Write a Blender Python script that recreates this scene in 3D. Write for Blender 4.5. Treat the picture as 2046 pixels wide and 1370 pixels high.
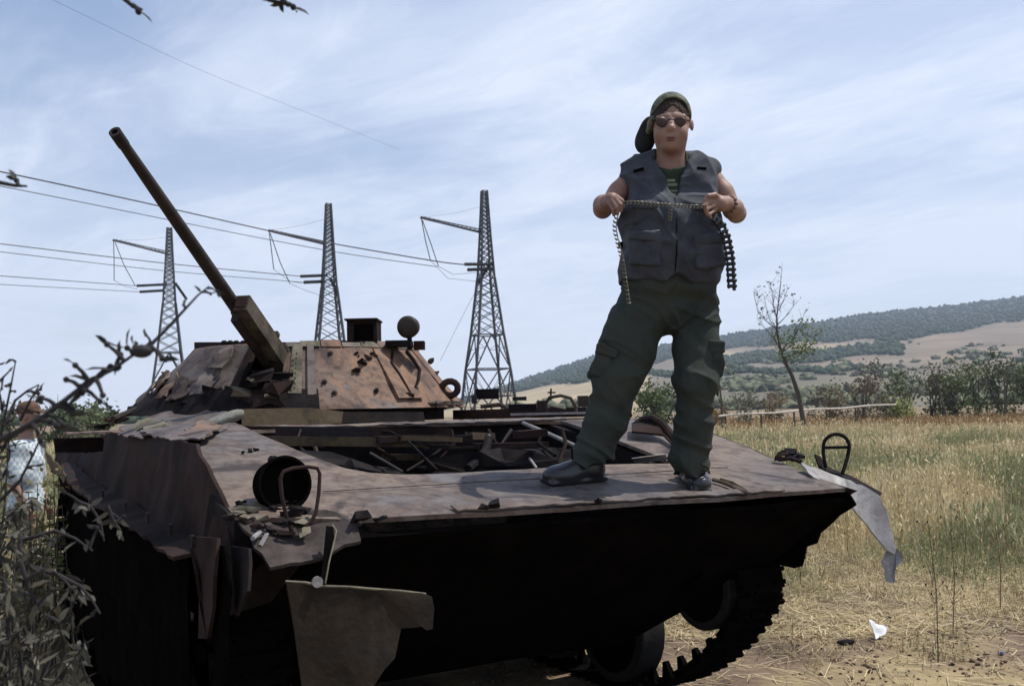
import bpy, bmesh, math, random
import numpy as np
from mathutils import Vector, Matrix, noise as mnoise

for _o in list(bpy.data.objects):
    bpy.data.objects.remove(_o)
scene = bpy.context.scene
COL = scene.collection
random.seed(7)
rng = np.random.default_rng(7)

# ------------------------------------------------------------------ camera
FPX, EYE = 2000.0, 1.65
PITCH = math.atan(135 / FPX)
ROLL = math.radians(1.26)
cF = np.array([0, math.cos(PITCH), math.sin(PITCH)])
_R0 = np.array([1.0, 0, 0])
_U0 = np.array([0, -math.sin(PITCH), math.cos(PITCH)])
cR = math.cos(ROLL) * _R0 - math.sin(ROLL) * _U0
cU = math.sin(ROLL) * _R0 + math.cos(ROLL) * _U0
cO = np.array([0, 0, EYE])
cam_data = bpy.data.cameras.new('camera')
cam = bpy.data.objects.new('camera', cam_data)
COL.objects.link(cam)
cam.matrix_world = Matrix(((cR[0], cU[0], -cF[0], 0), (cR[1], cU[1], -cF[1], 0), (cR[2], cU[2], -cF[2], EYE), (0, 0, 0, 1)))
cam_data.sensor_width = 36
cam_data.lens = 36 * FPX / 2046
cam_data.clip_start = 0.05
cam_data.clip_end = 12000
cam_data.dof.use_dof = True
cam_data.dof.focus_distance = 4.7
cam_data.dof.aperture_fstop = 9.0
scene.camera = cam

# ------------------------------------------------------------------ sun and sky
SUN_EL = math.radians(62)
SUN_AZ = math.radians(74)          # from +Y (view direction) towards +X (right)
sun_dir = Vector((math.sin(SUN_AZ) * math.cos(SUN_EL), math.cos(SUN_AZ) * math.cos(SUN_EL), math.sin(SUN_EL)))
sd = bpy.data.lights.new('sun', 'SUN')
sd.energy = 5.0
sd.angle = math.radians(0.53)
sd.color = (1.0, 0.95, 0.88)
sun = bpy.data.objects.new('sun', sd)
COL.objects.link(sun)
sun.rotation_euler = sun_dir.to_track_quat('Z', 'Y').to_euler()
sun.location = (20, 10, 40)

world = bpy.data.worlds.new('World')
scene.world = world
world.use_nodes = True
wn, wl = world.node_tree.nodes, world.node_tree.links
wn.clear()
w_out = wn.new('ShaderNodeOutputWorld')
w_bg = wn.new('ShaderNodeBackground')
w_bg.inputs['Strength'].default_value = 0.112
sky = wn.new('ShaderNodeTexSky')
sky.sky_type = 'NISHITA'
sky.sun_disc = False
sky.sun_elevation = SUN_EL
sky.sun_rotation = SUN_AZ
sky.air_density = 1.15
sky.dust_density = 0.6
sky.ozone_density = 3.0
tc = wn.new('ShaderNodeTexCoord')
sep = wn.new('ShaderNodeSeparateXYZ')
wl.new(tc.outputs['Generated'], sep.inputs[0])
def wmath(op, a, b=None):
    n = wn.new('ShaderNodeMath'); n.operation = op
    for i, v in enumerate((a, b)):
        if v is None: continue
        if isinstance(v, (int, float)): n.inputs[i].default_value = v
        else: wl.new(v, n.inputs[i])
    return n.outputs[0]
den = wmath('ADD', wmath('MAXIMUM', sep.outputs['Z'], 0.0), 0.16)
cx = wmath('DIVIDE', sep.outputs['X'], den)
cy = wmath('DIVIDE', sep.outputs['Y'], den)
comb = wn.new('ShaderNodeCombineXYZ')
wl.new(cx, comb.inputs[0]); wl.new(cy, comb.inputs[1])
def cloud(rot, sx, sy, scale, detail, rough, lo, hi, dist=0.6, off=0.0):
    m0 = wn.new('ShaderNodeMapping')
    m0.inputs['Rotation'].default_value = (0, 0, math.radians(rot))
    wl.new(comb.outputs[0], m0.inputs[0])
    mp = wn.new('ShaderNodeMapping')
    mp.inputs['Scale'].default_value = (sx, sy, 1)
    mp.inputs['Location'].default_value = (off, off * 0.7, 0)
    wl.new(m0.outputs[0], mp.inputs[0])
    nz = wn.new('ShaderNodeTexNoise')
    nz.inputs['Scale'].default_value = scale
    nz.inputs['Detail'].default_value = detail
    nz.inputs['Roughness'].default_value = rough
    nz.inputs['Distortion'].default_value = dist
    wl.new(mp.outputs[0], nz.inputs['Vector'])
    mr = wn.new('ShaderNodeMapRange')
    mr.interpolation_type = 'SMOOTHSTEP'
    mr.inputs['From Min'].default_value = lo
    mr.inputs['From Max'].default_value = hi
    wl.new(nz.outputs['Fac'], mr.inputs['Value'])
    return mr.outputs[0]
c_wisp = cloud(34, 0.6, 1.3, 1.35, 8, 0.6, 0.38, 0.68, 0.7, 14.6)
c_soft = cloud(20, 0.8, 1.1, 0.8, 4, 0.5, 0.36, 0.66, 0.3, 9.1)
c_fine = cloud(46, 0.8, 1.5, 3.6, 7, 0.64, 0.40, 0.72, 1.0, 18.4)
cfac = wmath('ADD', wmath('MULTIPLY', c_wisp, 0.36), wmath('ADD', wmath('MULTIPLY', c_soft, 0.30), wmath('MULTIPLY', c_fine, 0.16)))
veil = wmath('MULTIPLY', wmath('POWER', wmath('SUBTRACT', 1.0, wmath('MAXIMUM', sep.outputs['Z'], 0.0)), 4.0), 0.80)
cfac = wmath('MINIMUM', wmath('ADD', wmath('ADD', cfac, veil), 0.11), 0.97)
cmix = wn.new('ShaderNodeMix'); cmix.data_type = 'RGBA'
wl.new(cfac, cmix.inputs[0])
hs = wn.new('ShaderNodeHueSaturation'); hs.inputs['Saturation'].default_value = 1.22; wl.new(sky.outputs[0], hs.inputs['Color']); tn = wn.new('ShaderNodeMix'); tn.data_type = 'RGBA'; tn.blend_type = 'MULTIPLY'; tn.inputs[0].default_value = 1.0; tn.inputs[7].default_value = (1.12, 1.03, 1.06, 1); wl.new(hs.outputs[0], tn.inputs[6]); wl.new(tn.outputs[2], cmix.inputs[6])
cmix.inputs[7].default_value = (7.5, 8.15, 9.6, 1)
wl.new(cmix.outputs[2], w_bg.inputs['Color'])
wl.new(w_bg.outputs[0], w_out.inputs['Surface'])

vs = scene.view_settings
vs.view_transform = 'Standard'
vs.look = 'None'
vs.exposure = 0.0
vs.gamma = 1.0
vs.use_curve_mapping = False
scene.cycles.max_bounces = 6
scene.cycles.diffuse_bounces = 3
scene.cycles.volume_bounces = 0
scene.cycles.transparent_max_bounces = 8
scene.cycles.use_denoising = True

# ------------------------------------------------------------------ picking helpers: from a sight line to a point of the place
def ray(px, py): return cF + cR * (px - 1023) / FPX - cU * (py - 685) / FPX
def at(px, py, Y):
    d = ray(px, py); return cO + d * (Y / d[1])
def onplane(px, py, P, n):
    d = ray(px, py); return cO + d * (float((np.asarray(P) - cO) @ n) / float(d @ n))
def horizon(px): return 820 - 0.022 * (px - 1023)
def arr(*a): return np.array(a, float)

# ------------------------------------------------------------------ materials
MATS = {}
def mat(name, cols, scale=4.0, detail=6, rough=0.75, bump=0.25, bscale=None, fine=0.25, metal=0.0, spec=0.3, stretch=(1, 1, 1), dist=0.4, attr=None, fcol=(0.02, 0.015, 0.012), transl=0.0, bdist=0.01, cols2=None, big=0.5):
    """patchy procedural material: a colour ramp over a large noise, a finer noise of dirt, a bump"""
    if name in MATS: return MATS[name]
    m = bpy.data.materials.new(name); m.use_nodes = True
    N, L = m.node_tree.nodes, m.node_tree.links
    N.clear()
    out = N.new('ShaderNodeOutputMaterial')
    p = N.new('ShaderNodeBsdfPrincipled')
    p.inputs['Roughness'].default_value = rough
    p.inputs['Metallic'].default_value = metal
    p.inputs['Specular IOR Level'].default_value = spec
    t = N.new('ShaderNodeTexCoord')
    mp = N.new('ShaderNodeMapping'); mp.inputs['Scale'].default_value = stretch
    L.new(t.outputs['Object'], mp.inputs[0])
    n1 = N.new('ShaderNodeTexNoise'); n1.inputs['Scale'].default_value = scale; n1.inputs['Detail'].default_value = detail
    n1.inputs['Roughness'].default_value = 0.62; n1.inputs['Distortion'].default_value = dist
    L.new(mp.outputs[0], n1.inputs['Vector'])
    if attr:
        a = N.new('ShaderNodeAttribute'); a.attribute_name = attr
        mul = N.new('ShaderNodeMix'); mul.data_type = 'RGBA'; mul.blend_type = 'MULTIPLY'; mul.inputs[0].default_value = 1.0
        r0 = N.new('ShaderNodeMapRange'); r0.inputs['From Min'].default_value = 0.3; r0.inputs['From Max'].default_value = 0.7
        r0.inputs['To Min'].default_value = 0.72; r0.inputs['To Max'].default_value = 1.25
        L.new(n1.outputs['Fac'], r0.inputs['Value'])
        L.new(a.outputs['Color'], mul.inputs[6]); L.new(r0.outputs[0], mul.inputs[7])
        colour = mul.outputs[2]
    else:
        rp = N.new('ShaderNodeValToRGB')
        el = rp.color_ramp.elements
        lo, hi = 0.37, 0.63
        for i, c in enumerate(cols):
            pos = lo + (hi - lo) * (i / max(1, len(cols) - 1))
            e = el[i] if i < 2 else el.new(pos)
            e.position = pos; e.color = (*c, 1)
        L.new(n1.outputs['Fac'], rp.inputs[0])
        colour = rp.outputs[0]
        if cols2:
            rq = N.new('ShaderNodeValToRGB'); eq = rq.color_ramp.elements
            for i, c in enumerate(cols2):
                pos = lo + (hi - lo) * (i / max(1, len(cols2) - 1)); e = eq[i] if i < 2 else eq.new(pos); e.position = pos; e.color = (*c, 1)
            L.new(n1.outputs['Fac'], rq.inputs[0])
            nb = N.new('ShaderNodeTexNoise'); nb.inputs['Scale'].default_value = big; nb.inputs['Detail'].default_value = 4; nb.inputs['Distortion'].default_value = 0.8
            L.new(t.outputs['Object'], nb.inputs['Vector'])
            mb = N.new('ShaderNodeMapRange'); mb.inputs['From Min'].default_value = 0.44; mb.inputs['From Max'].default_value = 0.58; L.new(nb.outputs['Fac'], mb.inputs['Value'])
            mxb = N.new('ShaderNodeMix'); mxb.data_type = 'RGBA'; L.new(mb.outputs[0], mxb.inputs[0]); L.new(colour, mxb.inputs[6]); L.new(rq.outputs[0], mxb.inputs[7]); colour = mxb.outputs[2]
    if fine > 0:
        n2 = N.new('ShaderNodeTexNoise'); n2.inputs['Scale'].default_value = scale * 6.3; n2.inputs['Detail'].default_value = 5
        n2.inputs['Roughness'].default_value = 0.7
        L.new(mp.outputs[0], n2.inputs['Vector'])
        mr = N.new('ShaderNodeMapRange'); mr.inputs['From Min'].default_value = 0.48; mr.inputs['From Max'].default_value = 0.72
        mr.inputs['To Max'].default_value = fine
        L.new(n2.outputs['Fac'], mr.inputs['Value'])
        mx = N.new('ShaderNodeMix'); mx.data_type = 'RGBA'
        L.new(mr.outputs[0], mx.inputs[0]); L.new(colour, mx.inputs[6]); mx.inputs[7].default_value = (*fcol, 1)
        colour = mx.outputs[2]
    L.new(colour, p.inputs['Base Color'])
    if bump > 0:
        n3 = N.new('ShaderNodeTexNoise'); n3.inputs['Scale'].default_value = bscale or scale * 9; n3.inputs['Detail'].default_value = 4
        L.new(mp.outputs[0], n3.inputs['Vector'])
        b = N.new('ShaderNodeBump'); b.inputs['Strength'].default_value = bump; b.inputs['Distance'].default_value = bdist
        L.new(n3.outputs['Fac'], b.inputs['Height'])
        L.new(b.outputs[0], p.inputs['Normal'])
    sh = p.outputs[0]
    if transl > 0:
        tr = N.new('ShaderNodeBsdfTranslucent'); L.new(colour, tr.inputs['Color'])
        ms = N.new('ShaderNodeMixShader'); ms.inputs[0].default_value = transl
        L.new(sh, ms.inputs[1]); L.new(tr.outputs[0], ms.inputs[2]); sh = ms.outputs[0]
    L.new(sh, out.inputs['Surface'])
    MATS[name] = m
    return m

M_GLACIS = mat('burnt_plate', [(0.042, 0.034, 0.033), (0.106, 0.092, 0.090), (0.128, 0.108, 0.098), (0.088, 0.069, 0.062), (0.122, 0.116, 0.118)], 1.7, 11, 0.62, 0.35, 24, 0.85, fcol=(0.034, 0.024, 0.021), spec=0.2, dist=1.4, cols2=[(0.05, 0.037, 0.032), (0.145, 0.108, 0.083), (0.175, 0.135, 0.105), (0.105, 0.072, 0.056), (0.145, 0.122, 0.105)], big=0.75)
M_RUST = mat('orange_rust', [(0.050, 0.036, 0.032), (0.14, 0.088, 0.066), (0.15, 0.115, 0.095), (0.22, 0.125, 0.078), (0.15, 0.125, 0.112)], 2.6, 10, 0.75, 0.5, 22, 0.85, fcol=(0.032, 0.021, 0.017), dist=1.2, cols2=[(0.055, 0.034, 0.027), (0.15, 0.086, 0.056), (0.215, 0.122, 0.074), (0.115, 0.07, 0.052)], big=1.25)
M_SIDE = mat('dark_red_rust', [(0.011, 0.008, 0.008), (0.025, 0.016, 0.014), (0.038, 0.023, 0.020), (0.026, 0.024, 0.028)], 2.0, 7, 0.85, 0.35, 22, 0.5, spec=0.06)
M_SOOT_SHADE = mat('soot_shade_black', [(0.003, 0.003, 0.003), (0.006, 0.005, 0.005)], 5, 5, 0.95, 0.3, 30, 0.0, spec=0.0)  # burnt soot, blackened further to hold the shade of nose, wheels and tracks
M_DARK = mat('charred_steel', [(0.007, 0.006, 0.007), (0.014, 0.012, 0.013), (0.022, 0.016, 0.013)], 6, 6, 0.8, 0.4, 30, 0.3, spec=0.08)
M_STEEL = mat('bare_grey_steel', [(0.16, 0.155, 0.155), (0.27, 0.26, 0.255), (0.22, 0.20, 0.19)], 5, 6, 0.55, 0.2, 40, 0.4, fcol=(0.07, 0.045, 0.03), spec=0.4)
M_OCHRE = mat('ochre_paint', [(0.030, 0.022, 0.012), (0.085, 0.058, 0.026), (0.075, 0.052, 0.03)], 5, 6, 0.7, 0.2, 30, 0.6)
M_OLIVE = mat('olive_paint', [(0.06, 0.055, 0.035), (0.13, 0.115, 0.075), (0.17, 0.15, 0.11)], 7, 6, 0.7, 0.2, 40, 0.5)
M_GUN = mat('gun_steel', [(0.012, 0.010, 0.010), (0.030, 0.022, 0.018), (0.044, 0.033, 0.026)], 5, 6, 0.6, 0.15, 50, 0.2, spec=0.25)
M_CRADLE = mat('dull_cradle', [(0.03, 0.026, 0.02), (0.075, 0.064, 0.046), (0.10, 0.085, 0.062)], 7, 8, 0.75, 0.3, 40, 0.6, spec=0.15)
M_FLAP = mat('brown_flap', [(0.020, 0.016, 0.012), (0.036, 0.028, 0.020), (0.032, 0.027, 0.022)], 4, 6, 0.8, 0.25, 40, 0.4, spec=0.08)
M_FENDER = mat('dull_shade_brown', [(0.022, 0.018, 0.017), (0.055, 0.045, 0.042), (0.075, 0.060, 0.054)], 5, 8, 0.8, 0.35, 30, 0.5, spec=0.1)  # darker brown carries the front fender's shade; bolts and scraps share it
M_RUBBER = mat('cracked_rubber', [(0.012, 0.012, 0.012), (0.022, 0.02, 0.019)], 8, 5, 0.85, 0.3, 60, 0.0)

# ------------------------------------------------------------------ object helpers
ORG = {}
def tag(o, label, cat, group=None, kind=None):
    if label: o['label'] = label
    if cat: o['category'] = cat
    if group: o['group'] = group
    if kind: o['kind'] = kind
    return o
def link(o, parent=None, org=None):
    COL.objects.link(o)
    if parent is not None:
        o.parent = parent
        po = ORG[parent.name]
        o.location = Vector(org) - Vector(po) if org is not None else (0, 0, 0)
        ORG[o.name] = Vector(org) if org is not None else Vector(po)
    else:
        ORG[o.name] = Vector(org if org is not None else (0, 0, 0))
        o.location = ORG[o.name]
    return o
def empty(name, org):
    o = bpy.data.objects.new(name, None); o.empty_display_size = 0.2
    return link(o, None, org)
def meshobj(name, me, m, parent=None, org=None, smooth=None):
    if m is not None: me.materials.append(m)
    o = bpy.data.objects.new(name, me)
    if smooth is not None and len(me.polygons):
        me.polygons.foreach_set('use_smooth', [True] * len(me.polygons))
        if smooth < 180: me.set_sharp_from_angle(angle=math.radians(smooth))
    return link(o, parent, org)
class MB:
    """collects boxes, bars, tubes, plates in world coordinates and links them as one mesh"""
    def __init__(s): s.v = []; s.f = []
    def add(s, vs, fs):
        b = len(s.v); s.v += [tuple(map(float, q)) for q in vs]; s.f += [tuple(b + i for i in f) for f in fs]
    def hexa(s, p):                       # 8 corners: bottom ring 0-3, top ring 4-7
        s.add(p, [(3, 2, 1, 0), (4, 5, 6, 7), (0, 1, 5, 4), (1, 2, 6, 5), (2, 3, 7, 6), (3, 0, 4, 7)])
    def box(s, c, ax, ay, az):            # half axes as vectors
        c, ax, ay, az = map(np.asarray, (c, ax, ay, az))
        s.hexa([c - ax - ay - az, c + ax - ay - az, c + ax + ay - az, c - ax + ay - az, c - ax - ay + az, c + ax - ay + az, c + ax + ay + az, c - ax + ay + az])
    def bar(s, a, b, w, h=None, up=(0, 0, 1)):
        a, b = np.asarray(a, float), np.asarray(b, float); h = h or w
        d = b - a; L = np.linalg.norm(d); d = d / L
        x = np.cross(d, np.asarray(up, float))
        if np.linalg.norm(x) < 1e-3: x = np.cross(d, arr(1, 0.3, 0))
        x /= np.linalg.norm(x); y = np.cross(x, d)
        s.box((a + b) / 2, x * w / 2, d * L / 2, y * h / 2)
    def tube(s, path, r, n=8, caps=True, flat=1.0):
        P = [np.asarray(q, float) for q in path]; R = r if hasattr(r, '__len__') else [r] * len(P)
        base = len(s.v); pv = None
        for i, q in enumerate(P):
            d = (P[min(i + 1, len(P) - 1)] - P[max(i - 1, 0)]); d = d / (np.linalg.norm(d) + 1e-12)
            if pv is None:
                pv = np.cross(d, arr(0.13, 0.21, 1)) if abs(d[2]) < 0.9 else np.cross(d, arr(1, 0.1, 0))
            pv = pv - d * (pv @ d); pv /= np.linalg.norm(pv) + 1e-12; w = np.cross(d, pv)
            for k in range(n):
                a = 2 * math.pi * k / n
                s.v.append(tuple(q + R[i] * (math.cos(a) * pv + math.sin(a) * w * flat)))
        for i in range(len(P) - 1):
            for k in range(n):
                a, b = base + i * n + k, base + i * n + (k + 1) % n
                s.f.append((a, b, b + n, a + n))
        if caps:
            s.f.append(tuple(base + k for k in range(n))[::-1]); s.f.append(tuple(base + (len(P) - 1) * n + k for k in range(n)))
    def lathe(s, a, ax, prof, n=24, e=None):       # prof: (distance along ax, radius)
        a, ax = np.asarray(a, float), np.asarray(ax, float); ax = ax / np.linalg.norm(ax)
        x = np.cross(ax, arr(0.2, 0.1, 1)) if abs(ax[2]) < 0.95 else arr(1.0, 0, 0)
        x -= ax * (x @ ax); x /= np.linalg.norm(x); y = np.cross(ax, x); base = len(s.v)
        for t, r in prof:
            for k in range(n):
                g = 2 * math.pi * k / n
                s.v.append(tuple(a + ax * t + r * (math.cos(g) * x + math.sin(g) * y)))
        for i in range(len(prof) - 1):
            for k in range(n):
                p0, p1 = base + i * n + k, base + i * n + (k + 1) % n
                s.f.append((p0, p1, p1 + n, p0 + n))
        s.f.append(tuple(base + k for k in range(n))[::-1]); s.f.append(tuple(base + (len(prof) - 1) * n + k for k in range(n)))
    def sphere(s, c, r, nu=10, nv=6, R=None, jit=0.0):
        c = np.asarray(c, float); r = np.asarray(r, float) * np.ones(3); base = len(s.v)
        for i in range(nv + 1):
            th = math.pi * i / nv
            for k in range(nu):
                g = 2 * math.pi * k / nu
                q = arr(math.sin(th) * math.cos(g), math.sin(th) * math.sin(g), math.cos(th)) * r
                if jit: q = q * (1 + jit * mnoise.noise(Vector(q * 9 + c)))
                if R is not None: q = R @ q
                s.v.append(tuple(c + q))
        for i in range(nv):
            for k in range(nu):
                p0, p1 = base + i * nu + k, base + i * nu + (k + 1) % nu
                s.f.append((p0, p0 + nu, p1 + nu, p1))
    def shard(s, c, r, rd, flat=.45):      # an angular broken lump
        c = np.asarray(c, float); a = rd.uniform(0, 6.28); e1 = arr(math.cos(a), math.sin(a), rd.uniform(-.4, .4)); e2 = np.cross(e1, arr(rd.uniform(-.4, .4), rd.uniform(-.4, .4), 1)); e2 /= np.linalg.norm(e2); e3 = np.cross(e1, e2)
        P = []
        for z in (-1, 1):
            for x, y in ((-1, -1), (1, -1), (1, 1), (-1, 1)):
                P.append(c + e1 * r * x * rd.uniform(.35, 1.25) + e2 * r * y * rd.uniform(.25, .9) + e3 * r * flat * z * rd.uniform(.2, 1.2))
        s.hexa(P)
    def build(s, name, m, parent=None, org=None, smooth=35):
        o = np.asarray(org if org is not None else (ORG[parent.name] if parent is not None else (0, 0, 0)), float)
        me = bpy.data.meshes.new(name)
        me.from_pydata([(q[0] - o[0], q[1] - o[1], q[2] - o[2]) for q in s.v], [], s.f)
        me.update()
        return meshobj(name, me, m, parent, o, smooth)
def plate(name, pts, th, m, parent=None, org=None, cell=0.12, dent=0.006, jag=0.0, step=0.05, seed=0, smooth=35, dfreq=2.2, jedges=None):
    """sheet of metal: an outline, torn edges, dents, thickness"""
    rd = random.Random(seed)
    pts = [np.asarray(q, float) for q in pts]
    n = np.zeros(3); c = sum(pts) / len(pts)
    for i in range(len(pts)): n += np.cross(pts[i] - c, pts[(i + 1) % len(pts)] - c)
    n /= np.linalg.norm(n)
    o = np.asarray(org if org is not None else (ORG[parent.name] if parent is not None else c), float)
    if jag:
        q2 = []
        for i in range(len(pts)):
            a, b = pts[i], pts[(i + 1) % len(pts)]
            L = np.linalg.norm(b - a); k = max(1, int(L / step)); nn = np.cross(n, (b - a) / L)
            q2.append(a)
            if jedges is not None and i not in jedges: continue
            for j in range(1, k):
                q2.append(a + (b - a) * (j + rd.uniform(-.3, .3)) / k + nn * rd.uniform(-jag, jag))
        pts = q2
    bm = bmesh.new()
    bm.faces.new([bm.verts.new(tuple(q - o)) for q in pts])
    bmesh.ops.triangulate(bm, faces=bm.faces[:])
    e1 = pts[1] - pts[0]; e1 = e1 - n * (e1 @ n); e1 /= np.linalg.norm(e1); e2 = np.cross(n, e1)
    for e in (e1, e2):
        d = [float((q - o) @ e) for q in pts]
        x = min(d) + cell * 0.53
        while x < max(d):
            bmesh.ops.bisect_plane(bm, geom=bm.verts[:] + bm.edges[:] + bm.faces[:], plane_co=Vector(e * x), plane_no=Vector(e), dist=1e-5)
            x += cell
    off = Vector((seed * 3.7, seed * 1.3, 0))
    for v in bm.verts:
        v.co += Vector(n) * dent * (mnoise.noise(v.co * dfreq + off) + 0.4 * mnoise.noise(v.co * dfreq * 3.1 + off))
    bmesh.ops.recalc_face_normals(bm, faces=bm.faces[:])
    ext = bmesh.ops.extrude_face_region(bm, geom=bm.faces[:])
    nv = [g for g in ext['geom'] if isinstance(g, bmesh.types.BMVert)]
    dn = Vector(n) * th * (-1 if n[2] > 0 else 1)
    for v in nv: v.co += dn
    bmesh.ops.recalc_face_normals(bm, faces=bm.faces[:])
    me = bpy.data.meshes.new(name); bm.to_mesh(me); bm.free()
    return meshobj(name, me, m, parent, o, smooth)
def fastmesh(name, V, quads=None, tris=None, cols=None):
    """numpy arrays to a mesh"""
    me = bpy.data.meshes.new(name)
    nq = 0 if quads is None else len(quads); nt = 0 if tris is None else len(tris)
    me.vertices.add(len(V)); me.vertices.foreach_set('co', np.ascontiguousarray(V, np.float32).ravel())
    idx = np.concatenate([a for a in (None if nq == 0 else np.asarray(quads).ravel(), None if nt == 0 else np.asarray(tris).ravel()) if a is not None]).astype(np.int32)
    me.loops.add(len(idx)); me.loops.foreach_set('vertex_index', idx)
    st = np.concatenate([np.arange(nq) * 4, nq * 4 + np.arange(nt) * 3]).astype(np.int32)
    me.polygons.add(nq + nt); me.polygons.foreach_set('loop_start', st)
    me.update(calc_edges=True); me.validate()
    if cols is not None:
        ca = me.color_attributes.new('tint', 'FLOAT_COLOR', 'POINT')
        c4 = np.ones((len(V), 4), np.float32); c4[:, :3] = cols
        ca.data.foreach_set('color', c4.ravel())
    return me

# ------------------------------------------------------------------ hull frame: u to the right along the nose, v to the rear, z up
YAW = math.radians(30)
hU = arr(math.cos(YAW), math.sin(YAW), 0); hV = arr(-math.sin(YAW), math.cos(YAW), 0); hZ = arr(0, 0, 1)
HB = arr(1.561, 4.766, 0)
def h(u, v, z): return HB + hU * u + hV * v + hZ * z
def uv(P): d = np.asarray(P) - HB; return float(d @ hU), float(d @ hV)
G_N = np.cross(hU + hZ * -0.0125, hV + hZ * 0.2)
def gz(u, v): return 1.25 - 0.0125 * u + 0.2 * v
def G(px, py): return onplane(px, py, h(0, 0, 1.25), G_N)
def side(px, py, u): return onplane(px, py, h(u, 0, 0), hU)
def front(px, py, v): return onplane(px, py, h(0, v, 0), hV)

# ------------------------------------------------------------------ ground, hill
def ground_z(X, Y):
    r = np.sqrt(X * X + Y * Y)
    k = np.clip((r - 12) / 40, 0, 1)
    return 0.14 * k * (np.sin(X * 0.21 + 1.3) * np.cos(Y * 0.17) + 0.6 * np.sin(X * 0.07 - Y * 0.05))
def make_ground():
    def spread(lo, hi, n, p):
        t = np.linspace(-1, 1, n); s = np.sign(t) * np.abs(t) ** p
        return np.where(s < 0, -s * lo, s * hi)
    xs = spread(-3300, 3300, 161, 3.2); ys = 6 + spread(-60, 2950, 181, 3.0)
    X, Y = np.meshgrid(xs, ys); Zg = ground_z(X, Y)
    near = np.exp(-((X - 2) ** 2 + (Y - 8) ** 2) / 200)
    Zg = Zg + near * 0.012 * (np.sin(X * 5.1 + Y * 2.2) * np.cos(Y * 4.3 - X))
    V = np.stack([X, Y, Zg], -1).reshape(-1, 3)
    nx, ny = len(xs), len(ys)
    i, j = np.meshgrid(np.arange(nx - 1), np.arange(ny - 1)); a = (j * nx + i).ravel()
    me = fastmesh('ground', V, np.stack([a, a + 1, a + nx + 1, a + nx], -1))
    m = mat('dry_earth', [(0.085, 0.058, 0.04), (0.15, 0.105, 0.07), (0.24, 0.18, 0.10), (0.30, 0.23, 0.12)], 0.55, 9, 0.95, 0.6, 14, 0.5, fcol=(0.06, 0.04, 0.028), bdist=0.03)
    o = meshobj('ground', me, m, None, (0, 0, 0), 180)
    tag(o, 'dry earth and stubble ground of the field', 'ground', kind='structure')
make_ground()

RIDGE = [(-900, 852), (-300, 842), (60, 840), (150, 838), (400, 834), (700, 828), (860, 812), (930, 795), (1000, 773), (1100, 740), (1190, 711), (1300, 694), (1435, 672), (1494, 662), (1562, 652), (1640, 642), (1692, 632), (1771, 622), (1836, 616), (1901, 610), (1966, 601), (2046, 592), (2300, 566), (2700, 548), (3300, 545)]
FOREST_LOW = [(-900, 900), (600, 900), (900, 815), (1000, 786), (1100, 770), (1190, 756), (1300, 730), (1435, 700), (1549, 686), (1660, 684), (1754, 682), (1836, 676), (1901, 660), (1966, 653), (2046, 639), (2300, 610), (3300, 590)]
def ip(tab, x): return np.interp(x, [a for a, _ in tab], [b for _, b in tab])
Y0, Y1 = 330.0, 2500.0
def hill_pt(px, t):
    """a point of the hillside: along the bearing px, t from foot to crest"""
    foot = horizon(px) + (EYE * FPX) / Y0 + 0.4
    top = np.minimum(ip(RIDGE, px), horizon(px) - 1.0)
    w = t + 0.06 * t * (1 - t) * np.sin(px * 0.011 + t * 9)
    py = foot + (top - foot) * w
    Y = Y0 * (Y1 / Y0) ** t
    d = cF[None] + cR[None] * ((px - 1023) / FPX)[:, None] - cU[None] * ((py - 685) / FPX)[:, None]
    return cO[None] + d * (Y / d[:, 1])[:, None], py
def forest_mask(px, py):
    hi = py < ip(FOREST_LOW, px) + 3 * np.sin(px * 0.05) + 2 * np.sin(px * 0.017 + 1)
    b = (np.abs(py - (724 - 0.075 * (px - 1440)) + 4 * np.sin(px * 0.03)) < 11) & (px > 1380) & (px < 1805)
    c = (np.abs(py - (745 - 0.02 * (px - 1440)) + 3 * np.sin(px * 0.06)) < 4) & (px > 1200) & (px < 1760)
    return hi | b | c
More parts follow.
